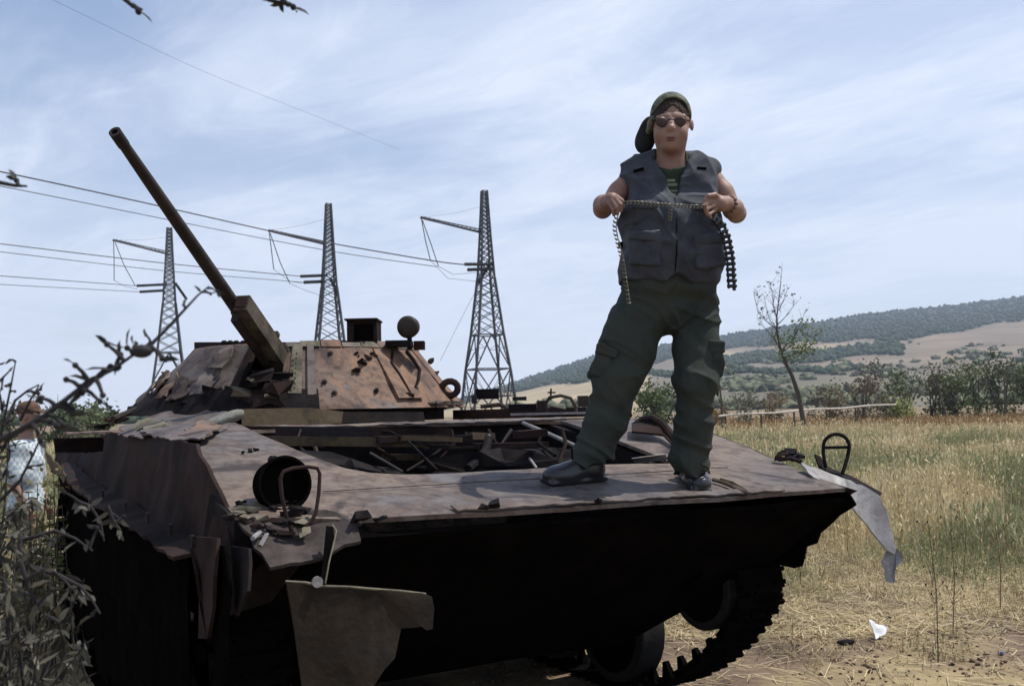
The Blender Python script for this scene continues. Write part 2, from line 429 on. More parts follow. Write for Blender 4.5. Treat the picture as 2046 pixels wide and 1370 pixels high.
def make_hill():
    pxs = np.linspace(-900, 3300, 260); ts = np.linspace(0, 1, 70)
    rows, cols = [], []
    for t in ts:
        P, py = hill_pt(pxs, np.full_like(pxs, t)); rows.append(P)
        tanm = np.array([0.215, 0.165, 0.115]); pale = np.array([0.33, 0.265, 0.165]); scrub = np.array([0.095, 0.10, 0.065]); brown = np.array([0.155, 0.125, 0.095])
        n1 = 0.5 + 0.5 * np.sin(pxs * 0.018 + py * 0.06) * np.cos(pxs * 0.007 - py * 0.09)
        c = brown[None] * (1 - n1[:, None]) + tanm[None] * n1[:, None]
        lo = np.clip((py - 722) / 30, 0, 1)[:, None] * np.clip((pxs - 1250) / 120, 0, 1)[:, None]
        c = c * (1 - 0.6 * lo) + scrub[None] * 0.6 * lo
        f2 = ((pxs < 1290) & (py > ip(FOREST_LOW, pxs))) | ((np.abs(py - 710) < 7) & (pxs > 1390) & (pxs < 1510)) | ((np.abs(py - 693) < 6) & (pxs > 1640) & (pxs < 1735))
        c = np.where(f2[:, None], pale[None], c)
        fm = forest_mask(pxs, py)
        c = np.where(fm[:, None], np.array([0.025, 0.036, 0.02])[None], c)
        cols.append(c)
    # drop away behind the crest
    Pb = rows[-1].copy(); Pb[:, 1] += 250; Pb[:, 2] -= 60; rows.append(Pb); cols.append(cols[-1])
    V = np.concatenate(rows); C = np.concatenate(cols)
    nx = len(pxs); ny = len(rows)
    i, j = np.meshgrid(np.arange(nx - 1), np.arange(ny - 1)); a = (j * nx + i).ravel()
    me = fastmesh('hill', V, np.stack([a, a + 1, a + nx + 1, a + nx], -1), None, C)
    m = mat('hillside', [], 0.012, 8, 0.95, 0.0, attr='tint', fine=0.35, fcol=(0.09, 0.08, 0.05))
    o = meshobj('hill', me, m, None, (0, 0, 0), 180)
    tag(o, 'long hill rising to the right behind the field', 'hill', kind='structure')
make_hill()

def ico(sub=1):
    bm = bmesh.new(); bmesh.ops.create_icosphere(bm, subdivisions=sub, radius=1.0)
    V = np.array([v.co[:] for v in bm.verts]); bm.verts.ensure_lookup_table()
    Fc = np.array([[v.index for v in f.verts] for f in bm.faces]); bm.free()
    return V, Fc
ICO1 = ico(2); ICO0 = ico(1)
def blobs(P, S, C, jit=0.28, base=None):
    """many lumpy crowns: centres, sizes (n,3), colours (n,3)"""
    V0, F0 = base or ICO1; n = len(P); k = len(V0)
    J = 1 + jit * rng.normal(size=(n, k, 1))
    V = P[:, None, :] + V0[None] * J * S[:, None, :]
    Cc = C[:, None, :] * (1 + 0.25 * rng.normal(size=(n, k, 1))).clip(0.4, 1.7)
    Fc = F0[None] + (np.arange(n) * k)[:, None, None]
    return V.reshape(-1, 3), Fc.reshape(-1, 3), Cc.reshape(-1, 3)
M_FOLI = mat('far_foliage', [], 0.4, 4, 0.9, 0.0, attr='tint', fine=0.0)
def make_forest():
    px = rng.uniform(-200, 2700, 90000); t = rng.uniform(0.02, 1.0, 90000)
    P, py = hill_pt(px, t); fm = forest_mask(px, py)
    P, px_, py_, t_ = P[fm], px[fm], py[fm], t[fm]
    keep = rng.permutation(len(P))[:24000]; P = P[keep]; t_ = t_[keep]
    s = rng.uniform(2.6, 4.6, len(P)) * (0.55 + 0.45 * t_)
    S = np.stack([s, s, s * rng.uniform(0.8, 1.25, len(P))], -1)
    P = P + np.stack([np.zeros(len(P)), np.zeros(len(P)), s * 0.35], -1)
    base = np.array([0.030, 0.047, 0.024]); C = base[None] * rng.uniform(0.8, 1.25, (len(P), 1))
    V, Fc, Cc = blobs(P, S, C, .2, ICO0)
    o = meshobj('hill_forest', fastmesh('hill_forest', V, None, Fc, Cc), M_FOLI, None, (0, 0, 0), 180)
    tag(o, 'dark green forest covering the upper hillside', 'forest', kind='stuff')
    # scattered scrub on the open slope
    px = np.concatenate([rng.uniform(1360, 2600, 2600), rng.uniform(1000, 1400, 120)]); t = np.concatenate([rng.beta(1.1, 2.2, 2600) * 0.75, rng.uniform(0.0, 0.2, 120)])
    cl = np.sin(px * 0.023 + t * 14) + np.cos(px * 0.009 - t * 23) + rng.normal(size=len(px)) * 0.5
    sel = cl > 0.35
    P, py = hill_pt(px, t); sel &= ~forest_mask(px, py); P = P[sel]
    s = rng.uniform(.8, 2.8, len(P)); S = np.stack([s * 1.5, s * 1.5, s], -1)
    P[:, 2] += s * 0.4
    C = np.array([0.085, 0.092, 0.052])[None] * rng.uniform(0.7, 1.6, (len(P), 1))
    V, Fc, Cc = blobs(P, S, C, .42)
    o = meshobj('hill_scrub', fastmesh('hill_scrub', V, None, Fc, Cc), M_FOLI, None, (0, 0, 0), 180)
    tag(o, 'low scrub dotted over the open slope below the forest', 'scrub', kind='stuff')
make_forest()

# ------------------------------------------------------------------ trees and shrubs at the edge of the field
M_LEAF = mat('shrub_leaves', [], 3.0, 3, 0.8, 0.0, attr='tint', fine=0.0, transl=0.3)
M_BARK = mat('bark', [(0.05, 0.04, 0.035), (0.10, 0.085, 0.07)], 8, 5, 0.9, 0.4, 30, 0.2)
def leaf_cloud(P, size, C):
    """leaf-sized bent quads at points P"""
    n = len(P)
    a = rng.normal(size=(n, 3)); a /= np.linalg.norm(a, axis=1, keepdims=True)
    b = np.cross(a, rng.normal(size=(n, 3))); b /= np.linalg.norm(b, axis=1, keepdims=True)
    s = size * rng.uniform(0.6, 1.35, (n, 1))
    q = np.stack([P - a * s, P + b * s * 0.55, P + a * s, P - b * s * 0.55], 1)
    q[:, 0] += np.cross(a, b) * s * 0.25; q[:, 2] += np.cross(a, b) * s * 0.25
    return q.reshape(-1, 3), np.arange(n * 4).reshape(-1, 4), np.repeat(C, 4, axis=0)
def shrub(name, base, H, W, label, cat, group, col, nleaf=900, seed=0, bare=0.0, stems=5, lean=0.0, leaf=0.16):
    rd = random.Random(seed); base = np.asarray(base, float)
    root = empty(name, base)
    tk = MB(); tips = []
    for i in range(stems):
        a = rd.uniform(0, 6.28); sp = rd.uniform(0.15, 0.5) * W
        p0 = base + arr(rd.uniform(-.1, .1) * W, rd.uniform(-.1, .1) * W, -0.05)
        p1 = base + arr(math.cos(a) * sp * 0.5 + lean * 0.5, math.sin(a) * sp * 0.5, H * rd.uniform(0.35, 0.5))
        p2 = base + arr(math.cos(a) * sp + lean, math.sin(a) * sp, H * rd.uniform(0.75, 1.0))
        r = 0.022 * H
        tk.tube([p0, p1, p2], [r, r * 0.6, r * 0.2], 5)
        tips += [p1, (p1 + p2) / 2, p2]
        for k in range(5):
            q = p1 + (p2 - p1) * rd.random(); e = q + arr(rd.uniform(-1, 1) * W * 0.35, rd.uniform(-1, 1) * W * 0.35, rd.uniform(0.05, 0.3) * H)
            tk.tube([q, (q + e) / 2 + arr(0, 0, 0.03 * H), e], [r * 0.4, r * 0.28, r * 0.12], 4); tips += [e, (q + e) / 2]
    tk.build('trunk', M_BARK, root, base)
    nc = 22
    T = np.array(tips); cs = T[rng.integers(0, len(T), nc)] + rng.normal(size=(nc, 3)) * arr(W * .12, W * .12, H * .06)
    cs[: nc // 3, 2] = base[2] + H * rng.uniform(0.08, 0.35, nc // 3)
    cr = rng.uniform(0.10, 0.26, nc) * W
    w = cr ** 2; pick = rng.choice(nc, nleaf, p=w / w.sum())
    P = cs[pick] + rng.normal(size=(nleaf, 3)) * (cr[pick] * 0.62)[:, None] * arr(1, 1, 0.8)
    P[:, 2] = np.maximum(P[:, 2], base[2] + 0.05)
    tint = rng.uniform(0.55, 1.5, nc)[pick][:, None] * rng.uniform(0.7, 1.3, (nleaf, 1))
    V, Q, C = leaf_cloud(P, leaf * (1 - bare * .4), np.asarray(col)[None] * tint * 1.35)
    meshobj('crown', fastmesh('crown', V - base, Q, None, C), M_LEAF, root, base)
    tag(root, label, cat, group)
    return root
SHRUBS = [  # px, base py offset handled by distance; Y, height m, width m, colour, leaves, label
    (1318, 74, 3.4, 3.6, (0.07, 0.095, 0.04), 1500, "dense olive green bush seen between the standing man's legs"),
    (1432, 76, 1.5, 1.6, (0.17, 0.11, 0.05), 300, "small rust-brown bush just right of the standing man's knee"),
    (1490, 88, 2.2, 3.0, (0.10, 0.10, 0.07), 420, 'grey-green thin bush behind the left end of the pale rail'),
    (1530, 96, 2.6, 3.2, (0.13, 0.10, 0.06), 420, 'thin grey-brown bush left of the bare-topped tree'),
    (1655, 92, 3.0, 4.0, (0.11, 0.085, 0.05), 620, 'brown leafy bush right of the bare-topped tree trunk'),
    (1715, 90, 4.2, 4.0, (0.085, 0.065, 0.04), 900, 'tall brown bush above the right part of the pale rail'),
    (1765, 100, 2.2, 3.0, (0.10, 0.085, 0.05), 400, 'low brown scrub between the tall brown bush and the pale green bush'),
    (1795, 92, 1.8, 3.2, (0.17, 0.19, 0.07), 600, 'low pale yellow-green bush left of the dark green bushes'),
    (1800, 104, 4.8, 4.2, (0.075, 0.085, 0.04), 900, 'tall dark bush standing behind the low pale green bush'),
    (1858, 96, 4.6, 4.4, (0.06, 0.055, 0.035), 700, 'dark half-bare bush with two leaning trunks'),
    (1905, 94, 4.0, 4.2, (0.075, 0.095, 0.032), 1000, 'green leafy bush right of the half-bare leaning bush'),
    (1948, 98, 4.6, 3.6, (0.07, 0.085, 0.035), 800, 'green upright bush, second from the right edge of the photo'),
    (1998, 92, 4.8, 4.4, (0.05, 0.062, 0.028), 1100, 'large dark green bush near the right edge of the photo'),
    (2052, 94, 5.0, 4.4, (0.055, 0.07, 0.03), 1100, 'dark green bush cut by the right edge of the photo'),
]
for i, (px, Y, H, W, c, nl, lab) in enumerate(SHRUBS):
    b = at(px, 700, Y); b[2] = ground_z(b[0], b[1])
    shrub('bush', b, H, W, lab, 'bush', 'bushes along the far edge of the field', c, nl, 40 + i, lean=(0.5 if 'leaning' in lab else 0))
for i, (px, Y, H, W, c, lab) in enumerate([
    (128, 62, 2.6, 2.6, (0.06, 0.08, 0.045), 'grey-green bush in the distance right of the half-hidden person'),
    (168, 70, 2.2, 3.0, (0.085, 0.10, 0.06), "pale olive bush in the distance left of the vehicle's rear corner"),
    (205, 58, 2.0, 2.4, (0.10, 0.12, 0.06), "yellowish green bush in the distance at the vehicle's rear corner"),
    (20, 66, 2.4, 3.0, (0.07, 0.085, 0.05), 'dull green bush in the distance behind the half-hidden person')]):
    b = at(px, 700, Y); b[2] = ground_z(b[0], b[1])
    shrub('bush', b, H, W, lab, 'bush', 'bushes far off on the left', c, 700, 80 + i)

def bare_tree():
    Y = 62.0
    base = at(1602, 700, Y); base[2] = 0
    root = empty('bare_tree', base)
    tk = MB(); rd = random.Random(5); tips = []; anchors = []
    def pt(px, py, dy=0.0): return at(px, py, Y + dy)
    trunk = [base + arr(0, 0, -0.1), pt(1596, 790), pt(1583, 752), pt(1570, 726), pt(1560, 700), pt(1553, 665), pt(1552, 635)]
    tk.tube(trunk, [0.17, 0.15, 0.125, 0.11, 0.09, 0.07, 0.05], 7)
    limbs = [([(1552, 635), (1556, 600), (1560, 565), (1562, 541)], .05), ([(1553, 640), (1545, 610), (1544, 585), (1537, 562)], .04), ([(1556, 620), (1566, 598), (1572, 580)], .03),
             ([(1554, 660), (1530, 640), (1515, 625), (1507, 590), (1506, 585)], .035), ([(1556, 690), (1540, 668), (1524, 650), (1512, 636)], .03), ([(1553, 650), (1570, 632), (1585, 612), (1588, 600)], .03),
             ([(1560, 700), (1580, 682), (1592, 662), (1600, 655)], .045), ([(1566, 715), (1596, 705), (1620, 690), (1642, 678)], .045), ([(1562, 705), (1580, 690), (1602, 640), (1611, 615)], .028),
             ([(1572, 730), (1590, 722), (1612, 712), (1626, 705)], .035), ([(1553, 655), (1538, 640), (1530, 610), (1527, 590)], .03), ([(1560, 700), (1552, 690), (1548, 678), (1546, 670)], .03)]
    for k, (pp, r) in enumerate(limbs):
        dy = rd.uniform(-1.2, 1.2)
        P = [pt(a, b, dy * i / (len(pp) - 1)) for i, (a, b) in enumerate(pp)]
        tk.tube(P, [r * (1 - 0.75 * i / (len(P) - 1)) for i in range(len(P))], 5)
        for i in range(1, len(P)):
            for _ in range(4):
                q = P[i - 1] + (P[i] - P[i - 1]) * rd.random()
                e = q + arr(rd.uniform(-.5, .5), rd.uniform(-.5, .5), rd.uniform(.15, .75))
                tk.tube([q, e], [r * .35, 0.006], 3); tips.append(e); anchors.append((k, e))
        tips.append(P[-1])
    tk.build('trunk', M_BARK, root, base)
    T = np.array(tips)
    sel = rng.integers(0, len(T), 150); P1 = T[sel] + rng.normal(size=(150, 3)) * 0.12
    C1 = np.array([0.10, 0.09, 0.06])[None] * rng.uniform(0.6, 1.3, (150, 1))
    low = np.array([e for k, e in anchors if k in (6, 7, 9)])
    P2 = low[rng.integers(0, len(low), 520)] + rng.normal(size=(520, 3)) * arr(0.32, 0.4, 0.26)
    C2 = np.array([0.14, 0.19, 0.055])[None] * rng.uniform(0.5, 1.5, (520, 1))
    V, Q, C = leaf_cloud(np.concatenate([P1, P2]), 0.10, np.concatenate([C1, C2]))
    meshobj('crown', fastmesh('crown', V - base, Q, None, C), M_LEAF, root, base)
    tag(root, 'thin leaning tree, bare above with green leaves on its right side', 'tree')
bare_tree()
def thin_trunk(px, y0, y1, Y, lean, lab):
    b = at(px, 700, Y); b[2] = 0; root = empty('young_tree', b)
    tk = MB(); t = at(px + lean, y1, Y); tk.tube([b, (b + t) / 2 + arr(.1, 0, 0), t], [0.10, 0.07, 0.03], 6)
    rd = random.Random(px); tips = []
    for i in range(7):
        q = b + (t - b) * rd.uniform(.45, .98); e = q + arr(rd.uniform(-.8, .8), rd.uniform(-.4, .4), rd.uniform(.2, .9)); tk.tube([q, e], [.03, .008], 4); tips.append(e)
    tk.build('trunk', M_BARK, root, b)
    P = np.array(tips)[rng.integers(0, 7, 60)] + rng.normal(size=(60, 3)) * 0.2
    V, Q, C = leaf_cloud(P, 0.1, np.array([0.09, 0.08, 0.045])[None] * rng.uniform(.6, 1.3, (60, 1)))
    meshobj('crown', fastmesh('crown', V - b, Q, None, C), M_LEAF, root, b)
    tag(root, lab, 'tree', 'thin young trees at the edge of the field')
thin_trunk(1438, 815, 745, 66, -4, "slender dark trunk just right of the standing man's knee")
thin_trunk(1886, 805, 720, 88, -32, 'slender leaning trunk among the dark half-bare bushes')
thin_trunk(2000, 805, 728, 88, 4, 'slender upright trunk in front of the large dark green bush')

def rail_fence():
    a, b = at(1436, 831, 60), at(1790, 807, 76)
    root = empty('rail_fence', arr(*((a + b) / 2)[:2], 0))
    M_PALE = mat('weathered_pole', [(0.40, 0.36, 0.30), (0.55, 0.50, 0.42)], 2, 5, 0.8, 0.2, 20, 0.2)
    pts = [a + (b - a) * t + arr(0, 0, 0.04 * math.sin(t * 17)) for t in np.linspace(0, 1, 12)]
    r = MB(); r.tube(pts, 0.065, 7); r.build('rail', M_PALE, root)
    for t in (0.03, 0.2, 0.37, 0.55, 0.73, 0.93):
        p = a + (b - a) * t; k = MB(); k.tube([arr(p[0], p[1], -.1), p + arr(0, 0.1, 0.02)], [.07, .06], 6); k.build('post', M_BARK, root)
    tag(root, 'long pale wooden rail on dark posts across the field', 'fence')
rail_fence()

# ------------------------------------------------------------------ power line towers
M_TOWER = mat('galvanised_lattice', [(0.05, 0.053, 0.06), (0.09, 0.093, 0.10)], 0.6, 4, 0.6, 0.0, fine=0.15)
M_INSUL = mat('dark_glass_insulator', [(0.014, 0.015, 0.018), (0.03, 0.03, 0.034)], 2, 3, 0.4, 0.0, fine=0.0)
def tower(cx_px, top_py, Y, rot, boom, strings, bars, label):
    """cx_px: bearing of the mast at its foot; boom: px of root and tip; strings and bars: px pairs of insulators"""
    foot = at(cx_px, 700, Y); foot[2] = 0
    top = at(cx_px, top_py, Y)
    Ht = top[2]; root = empty('pylon', foot)
    prof = [(0, 3.1), (0.10, 2.85), (0.22, 2.45), (0.385, 1.75), (0.62, 0.95), (0.80, 0.62), (1.0, 0.33)]
    hw = lambda z: float(np.interp(z / Ht, [a for a, _ in prof], [b for _, b in prof]))
    c, s = math.cos(rot), math.sin(rot)
    def corner(k, z):
        w = hw(z); x, y = [(w, w), (-w, w), (-w, -w), (w, -w)][k]
        return foot + arr(x * c - y * s, x * s + y * c, z)
    for k in range(4):
        lg = MB()
        zs = [0, .10, .22, .385, .62, .8, 1.0]
        for a, b in zip(zs[:-1], zs[1:]): lg.bar(corner(k, a * Ht), corner(k, b * Ht), 0.27 if b < .7 else 0.20)
        lg.build('leg', M_TOWER, root, foot, None)
    br = MB()
    for k in range(4):
        k2 = (k + 1) % 4
        lev = [0.0, 0.115, 0.23, 0.375]
        for i, (a, b) in enumerate(zip(lev[:-1], lev[1:])):
            A, Bb, Cc, D = corner(k, a * Ht), corner(k2, a * Ht), corner(k2, b * Ht), corner(k, b * Ht)
            mid = (Cc + D) / 2 if i % 2 == 0 else (A + Bb) / 2
            if i == 0: br.bar(A, mid, .15); br.bar(Bb, mid, .15); br.bar(Cc, D, .17)
            elif i == 1: br.bar((A + Bb) / 2, D, .15); br.bar((A + Bb) / 2, Cc, .15)
            else: br.bar(A, (Cc + D) / 2, .15); br.bar(Bb, (Cc + D) / 2, .15); br.bar(Cc, D, .17); br.bar(A, Bb, .17)
            for t in (.3, .6):
                br.bar(A + (D - A) * t, A + (mid - A) * t, .06); br.bar(Bb + (Cc - Bb) * t, Bb + (mid - Bb) * t, .06)
                br.bar(A + (D - A) * (t + .15), A + (mid - A) * t, .05)
        z = 0.375
        while z < 0.985:
            dz = max(0.018, hw(z * Ht) * 1.05 / Ht); z2 = min(1.0, z + dz)
            br.bar(corner(k, z * Ht), corner(k2, z2 * Ht), .105); br.bar(corner(k2, z * Ht), corner(k, z2 * Ht), .105)
            if z > .6: br.bar(corner(k, z2 * Ht), corner(k2, z2 * Ht), .06)
            z = z2
    br.build('bracing', M_TOWER, root, foot, None)
    (bx0, by0), (bx1, by1), dY = boom
    A, Bt = at(bx0, by0, Y), at(bx1, by1, Y + dY)
    bm_ = MB(); up = arr(0, 0, .32); sd_ = np.cross((Bt - A) / np.linalg.norm(Bt - A), arr(0, 0, 1)) * .28
    for q in (up, -up * .2 + sd_, -up * .2 - sd_): bm_.bar(A + q, Bt + q * .4, .13)
    for i in range(14):
        p, q = A + (Bt - A) * i / 14, A + (Bt - A) * (i + 1) / 14
        bm_.bar(p + up * .9, q - sd_ * .8, .06); bm_.bar(p + up * .9, q + sd_ * .8, .06)
    bm_.build('cross_arm', M_TOWER, root, foot, None)
    st = MB(); T = at(cx_px - (0 if cx_px < 500 else 0), top_py + (by0 - top_py) * .35, Y); st.tube([T, (T + Bt) / 2 - arr(0, 0, .25), Bt], .018, 4); st.build('stay_wire', M_TOWER, root, foot)
    for pts, r in strings:
        P = [at(a, b, Y + dY * k) for a, b, k in pts]; sg = MB()
        sg.tube(P, r, 5); sg.build('insulator_string' if r > .05 else 'jumper_wire', M_INSUL if r > .05 else M_TOWER, root, foot)
    for (xa, ya), (xb, yb), k in bars:
        a, b = at(xa, ya, Y + dY * k), at(xb, yb, Y - .4); n = 15; prof2 = []
        L = np.linalg.norm(b - a)
        for i in range(n): prof2 += [(L * i / n, .17), (L * (i + .55) / n, .27), (L * (i + .6) / n, .17)]
        sg = MB(); sg.lathe(a, b - a, prof2, 8); sg.build('insulator', M_INSUL, root, foot, None)
    tag(root, label, 'pylon', 'lattice power line towers behind the vehicle')
tower(974, 381, 136, .35, ((960, 463), (841, 435), -9), [([(842, 437, 1), (850, 480, .9), (860, 520, .8)], .06), ([(844, 440, 1), (862, 490, .9), (876, 532, .8)], .06), ([(876, 532, .8), (905, 548, .5), (950, 545, .1)], .03), ([(860, 520, .8), (895, 556, .4), (952, 562, .1)], .03)],
      [((928, 528), (985, 528), .3), ((934, 539), (985, 537), .3), ((955, 565), (978, 530), .1)], 'lattice steel pylon nearest to the standing man, right of the turret')
tower(659, 407, 142, .35, ((650, 487), (537, 461), -9), [([(538, 463, 1), (543, 505, .9), (547, 538, .8)], .06), ([(540, 466, 1), (560, 525, .9), (579, 566, .8)], .06), ([(579, 566, .8), (610, 580, .5), (640, 590, .1)], .03), ([(547, 538, .8), (580, 562, .5), (605, 566, .3)], .03)],
      [((600, 552), (655, 550), .3), ((607, 564), (650, 562), .3), ((675, 590), (660, 555), .05)], 'middle lattice steel pylon, rising behind the turret roof')
tower(338, 455, 158, .35, ((337, 507), (226, 480), -9), [([(227, 482, 1), (228, 520, .9), (228, 560, .8)], .06), ([(230, 484, 1), (248, 530, .9), (270, 570, .8)], .06), ([(228, 560, .8), (250, 572, .6), (275, 578, .3)], .03)],
      [((273, 571), (335, 568), .3), ((279, 583), (330, 580), .3), ((373, 598), (350, 565), .05)], 'leftmost lattice steel pylon, crossed by the gun barrel')
def wire(pts, r, label):
    """pts: px, py, Y; smooth curve through them"""
    P = [at(a, b, y) for a, b, y in pts]; out = []
    for i in range(len(P) - 1):
        p0, p1, p2, p3 = P[max(i - 1, 0)], P[i], P[i + 1], P[min(i + 2, len(P) - 1)]
        for t in np.linspace(0, 1, 9)[:-1]:
            out.append(0.5 * ((2 * p1) + (-p0 + p2) * t + (2 * p0 - 5 * p1 + 4 * p2 - p3) * t * t + (-p0 + 3 * p1 - 3 * p2 + p3) * t ** 3))
    out.append(P[-1])
    w = MB(); w.tube(out, r, 5); o = w.build('power_line', M_TOWER, None, out[0], 180)
    tag(o, label, 'cable', 'power line conductors')
wire([(-160, 312, 95), (0, 343, 103), (270, 401, 118), (537, 461, 133), (650, 484, 134), (859, 520, 130), (930, 529, 133)], .085, 'topmost thick power cable running down to the nearest pylon')
wire([(-160, 348, 95), (0, 372, 103), (331, 438, 120), (528, 477, 130), (699, 508, 132), (874, 533, 130)], .05, 'thin power cable just below the topmost thick one')
wire([(-160, 468, 105), (0, 487, 112), (331, 526, 128), (601, 552, 139)], .06, 'power cable ending at the upper insulator of the middle pylon')
wire([(-160, 485, 105), (0, 503, 112), (331, 541, 128), (607, 564, 139)], .045, 'power cable ending at the lower insulator of the middle pylon')
wire([(-160, 538, 118), (0, 551, 130), (273, 571, 155)], .055, 'power cable ending at the upper insulator of the leftmost pylon')
wire([(-160, 556, 118), (0, 568, 130), (279, 583, 155)], .045, 'lowest power cable, ending at the leftmost pylon')
wire([(-80, -90, 60), (105, 0, 70), (400, 140, 90), (620, 228, 110), (800, 300, 130)], .013, 'faint thin cable crossing the sky at upper left')
wire([(962, 560, 135), (925, 630, 133), (880, 720, 130)], .025, "faint slanting cable between turret and the nearest pylon")

# ------------------------------------------------------------------ the wrecked vehicle
VEH = empty('armoured_vehicle', h(-1.4, 3.1, 0))
tag(VEH, 'burnt rusty tracked armoured vehicle with its gun raised', 'armoured vehicle')
UL, UR = -2.85, 0.05
rd = random.Random(3)
def P_uv(u, v, dz=0.0): return h(u, v, gz(u, v) + dz)

# glacis: one sheet with the open engine bay cut out of it
hole = [(470, 845), (520, 868), (580, 894), (640, 918), (690, 935), (740, 944), (800, 947), (900, 944), (1000, 938), (1080, 932), (1200, 927), (1345, 925)]
outline = [P_uv(0.0, 0.0), P_uv(0.06, 0.35), P_uv(0.2, 0.9), P_uv(0.25, 1.3), P_uv(0.1, 1.62), P_uv(-0.55, 1.62)] + [P_uv(-0.50, 1.2), P_uv(-0.53, 0.8)] + [G(a, b) for a, b in hole[::-1]] + \
          [P_uv(-2.60, 1.55), P_uv(-2.80, 0.95), P_uv(-2.83, 0.40), P_uv(-2.84, 0.12)] + [P_uv(-2.5, 0.03), P_uv(-2.0, 0.0), P_uv(-1.0, -0.01)]
plate('glacis_plate', outline, 0.018, M_GLACIS, VEH, cell=0.11, dent=0.008, jag=0.003, step=0.09, seed=3, dfreq=1.6)
# weld seam and ridges on the glacis
s = MB(); s.tube([P_uv(-2.45, .34, .012), P_uv(-1.9, .36, .013), P_uv(-1.2, .38, .012), P_uv(-.35, .42, .012)], .0035, 5); s.build('weld_seam', M_GLACIS, VEH)
s = MB(); s.tube([G(1425, 963) + hZ * .012, G(1450, 972) + hZ * .016, G(1480, 985) + hZ * .014, G(1497, 992) + hZ * .012], .010, 6); s.build('cable_stub', M_GLACIS, VEH)
s = MB(); s.tube([G(1440, 962) + hZ * .012, G(1465, 972) + hZ * .018, G(1492, 986) + hZ * .012], .007, 6); s.build('cable_stub', M_OCHRE, VEH)
plate('nose_lip', [P_uv(-2.05, -.004, .012), P_uv(-1.55, -.012, .014), P_uv(-1.0, -.012, .012), P_uv(-.4, -.01, .012), P_uv(-.4, .03, .016), P_uv(-1.0, .05, .016), P_uv(-1.55, .04, .018), P_uv(-2.05, .06, .016)], .006, M_GLACIS, VEH, cell=.1, dent=.004, jag=.010, step=.04, seed=8)
for (px, py, sc) in [(985, 1018, .045), (968, 1022, .03), (1195, 1008, .025), (720, 1045, .05), (760, 1046, .03), (500, 905, .018), (512, 902, .018), (486, 908, .014)]:
    k = MB(); c = G(px, py) + hZ * (sc * .35 + .006); k.shard(c, sc * .8, rd); k.build('bolt_stub', M_DARK, VEH, smooth=None)
# undercut nose and hull box
def strip(name, pts, th, m, **k): return plate(name, pts, th, m, VEH, **k)
strip('nose_plate', [h(UL + .05, .03, 1.235), h(UR - .02, .03, 1.20), h(-.02, .42, .90), h(-.5, .46, .86), h(-.5, 1.1, .42), h(-2.3, 1.1, .42), h(-2.3, .46, .88), h(UL + .08, .40, .92)], .02, M_SOOT_SHADE, cell=.2, dent=.012, seed=4)
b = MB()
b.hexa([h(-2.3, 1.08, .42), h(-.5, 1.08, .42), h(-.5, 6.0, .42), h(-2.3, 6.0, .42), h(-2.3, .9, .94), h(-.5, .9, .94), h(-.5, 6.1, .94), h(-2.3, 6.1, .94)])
b.build('lower_hull', M_SOOT_SHADE, VEH, smooth=None)
b = MB()
for a, c in ((UL + .05, -2.3), (-.5, UR - .05)):
    b.hexa([h(a, .75, .99), h(c, .75, .99), h(c, 6.1, .99), h(a, 6.1, .99), h(a, .75, 1.03), h(c, .75, 1.03), h(c, 6.1, 1.03), h(a, 6.1, 1.03)])
b.build('sponson_floor', M_SOOT_SHADE, VEH, smooth=None)
# side plates
strip('side_plate', [side(452, 1012, -2.84), side(440, 985, -2.84), side(413, 928, -2.83), side(394, 886, -2.82), side(340, 879, -2.81), side(300, 873, -2.80), side(215, 864, -2.79), side(205, 872, -2.80), h(-2.81, 3.3, 1.46), h(-2.82, 4.6, 1.41), h(-2.84, 6.0, 1.38), h(-2.88, 6.1, 1.22), h(-2.88, 4.5, 1.22), h(-2.88, 2.0, 1.20), h(-2.88, .55, 1.19), h(-2.86, .12, 1.18)], .016, M_SIDE, cell=.14, dent=.03, jag=.006, step=.08, seed=5, dfreq=2.0)
strip('front_corner_plate', [P_uv(-2.84, .10, .0), P_uv(-2.84, .42, 0), h(-2.86, .45, 1.19), h(-2.80, .30, .95), h(-2.70, .18, 1.0), h(-2.6, .05, 1.18)], .014, M_DARK, cell=.1, dent=.015, seed=6)
strip('side_plate', [h(UR + .02, .0, 1.235), h(.08, .35, 1.30), h(.22, .9, 1.42), h(.27, 1.3, 1.50), h(.12, 1.7, 1.57), h(.10, 6.0, 1.56), h(.10, 6.1, 1.05), h(.09, .9, 1.04), h(.07, .45, 1.02)], .016, M_SIDE, cell=.2, dent=.02, seed=15)
strip('rear_plate', [h(-2.85, 6.1, 1.5), h(.08, 6.1, 1.5), h(-.1, 6.25, .5), h(-2.7, 6.25, .5)], .02, M_SIDE, cell=.3, seed=16)
# deck with the turret ring, front bulkhead of the fighting compartment
strip('deck_plate', [h(-2.62, 1.62, 1.585), h(-2.0, 1.80, 1.585), h(-.55, 1.80, 1.583), h(.06, 1.66, 1.578), h(.10, 6.05, 1.575), h(-2.78, 6.05, 1.55), h(-2.78, 3.0, 1.57), h(-2.75, 2.0, 1.58)], .016, M_RUST, cell=.25, dent=.01, jag=.004, step=.09, seed=9)
b = MB(); b.hexa([h(-2.45, 1.85, .95), h(-.5, 1.85, .95), h(-.5, 1.9, .95), h(-2.45, 1.9, .95), h(-2.45, 1.85, 1.565), h(-.5, 1.85, 1.562), h(-.5, 1.9, 1.562), h(-2.45, 1.9, 1.565)])
b.build('engine_bulkhead', M_DARK, VEH, smooth=None)
b = MB(); b.hexa([h(-2.47, .7, .95), h(-2.43, .7, .95), h(-2.43, 1.9, .95), h(-2.47, 1.9, .95), h(-2.47, .7, gz(-2.45, .7) - .02), h(-2.43, .7, gz(-2.45, .7) - .02), h(-2.43, 1.8, 1.56), h(-2.47, 1.8, 1.56)])
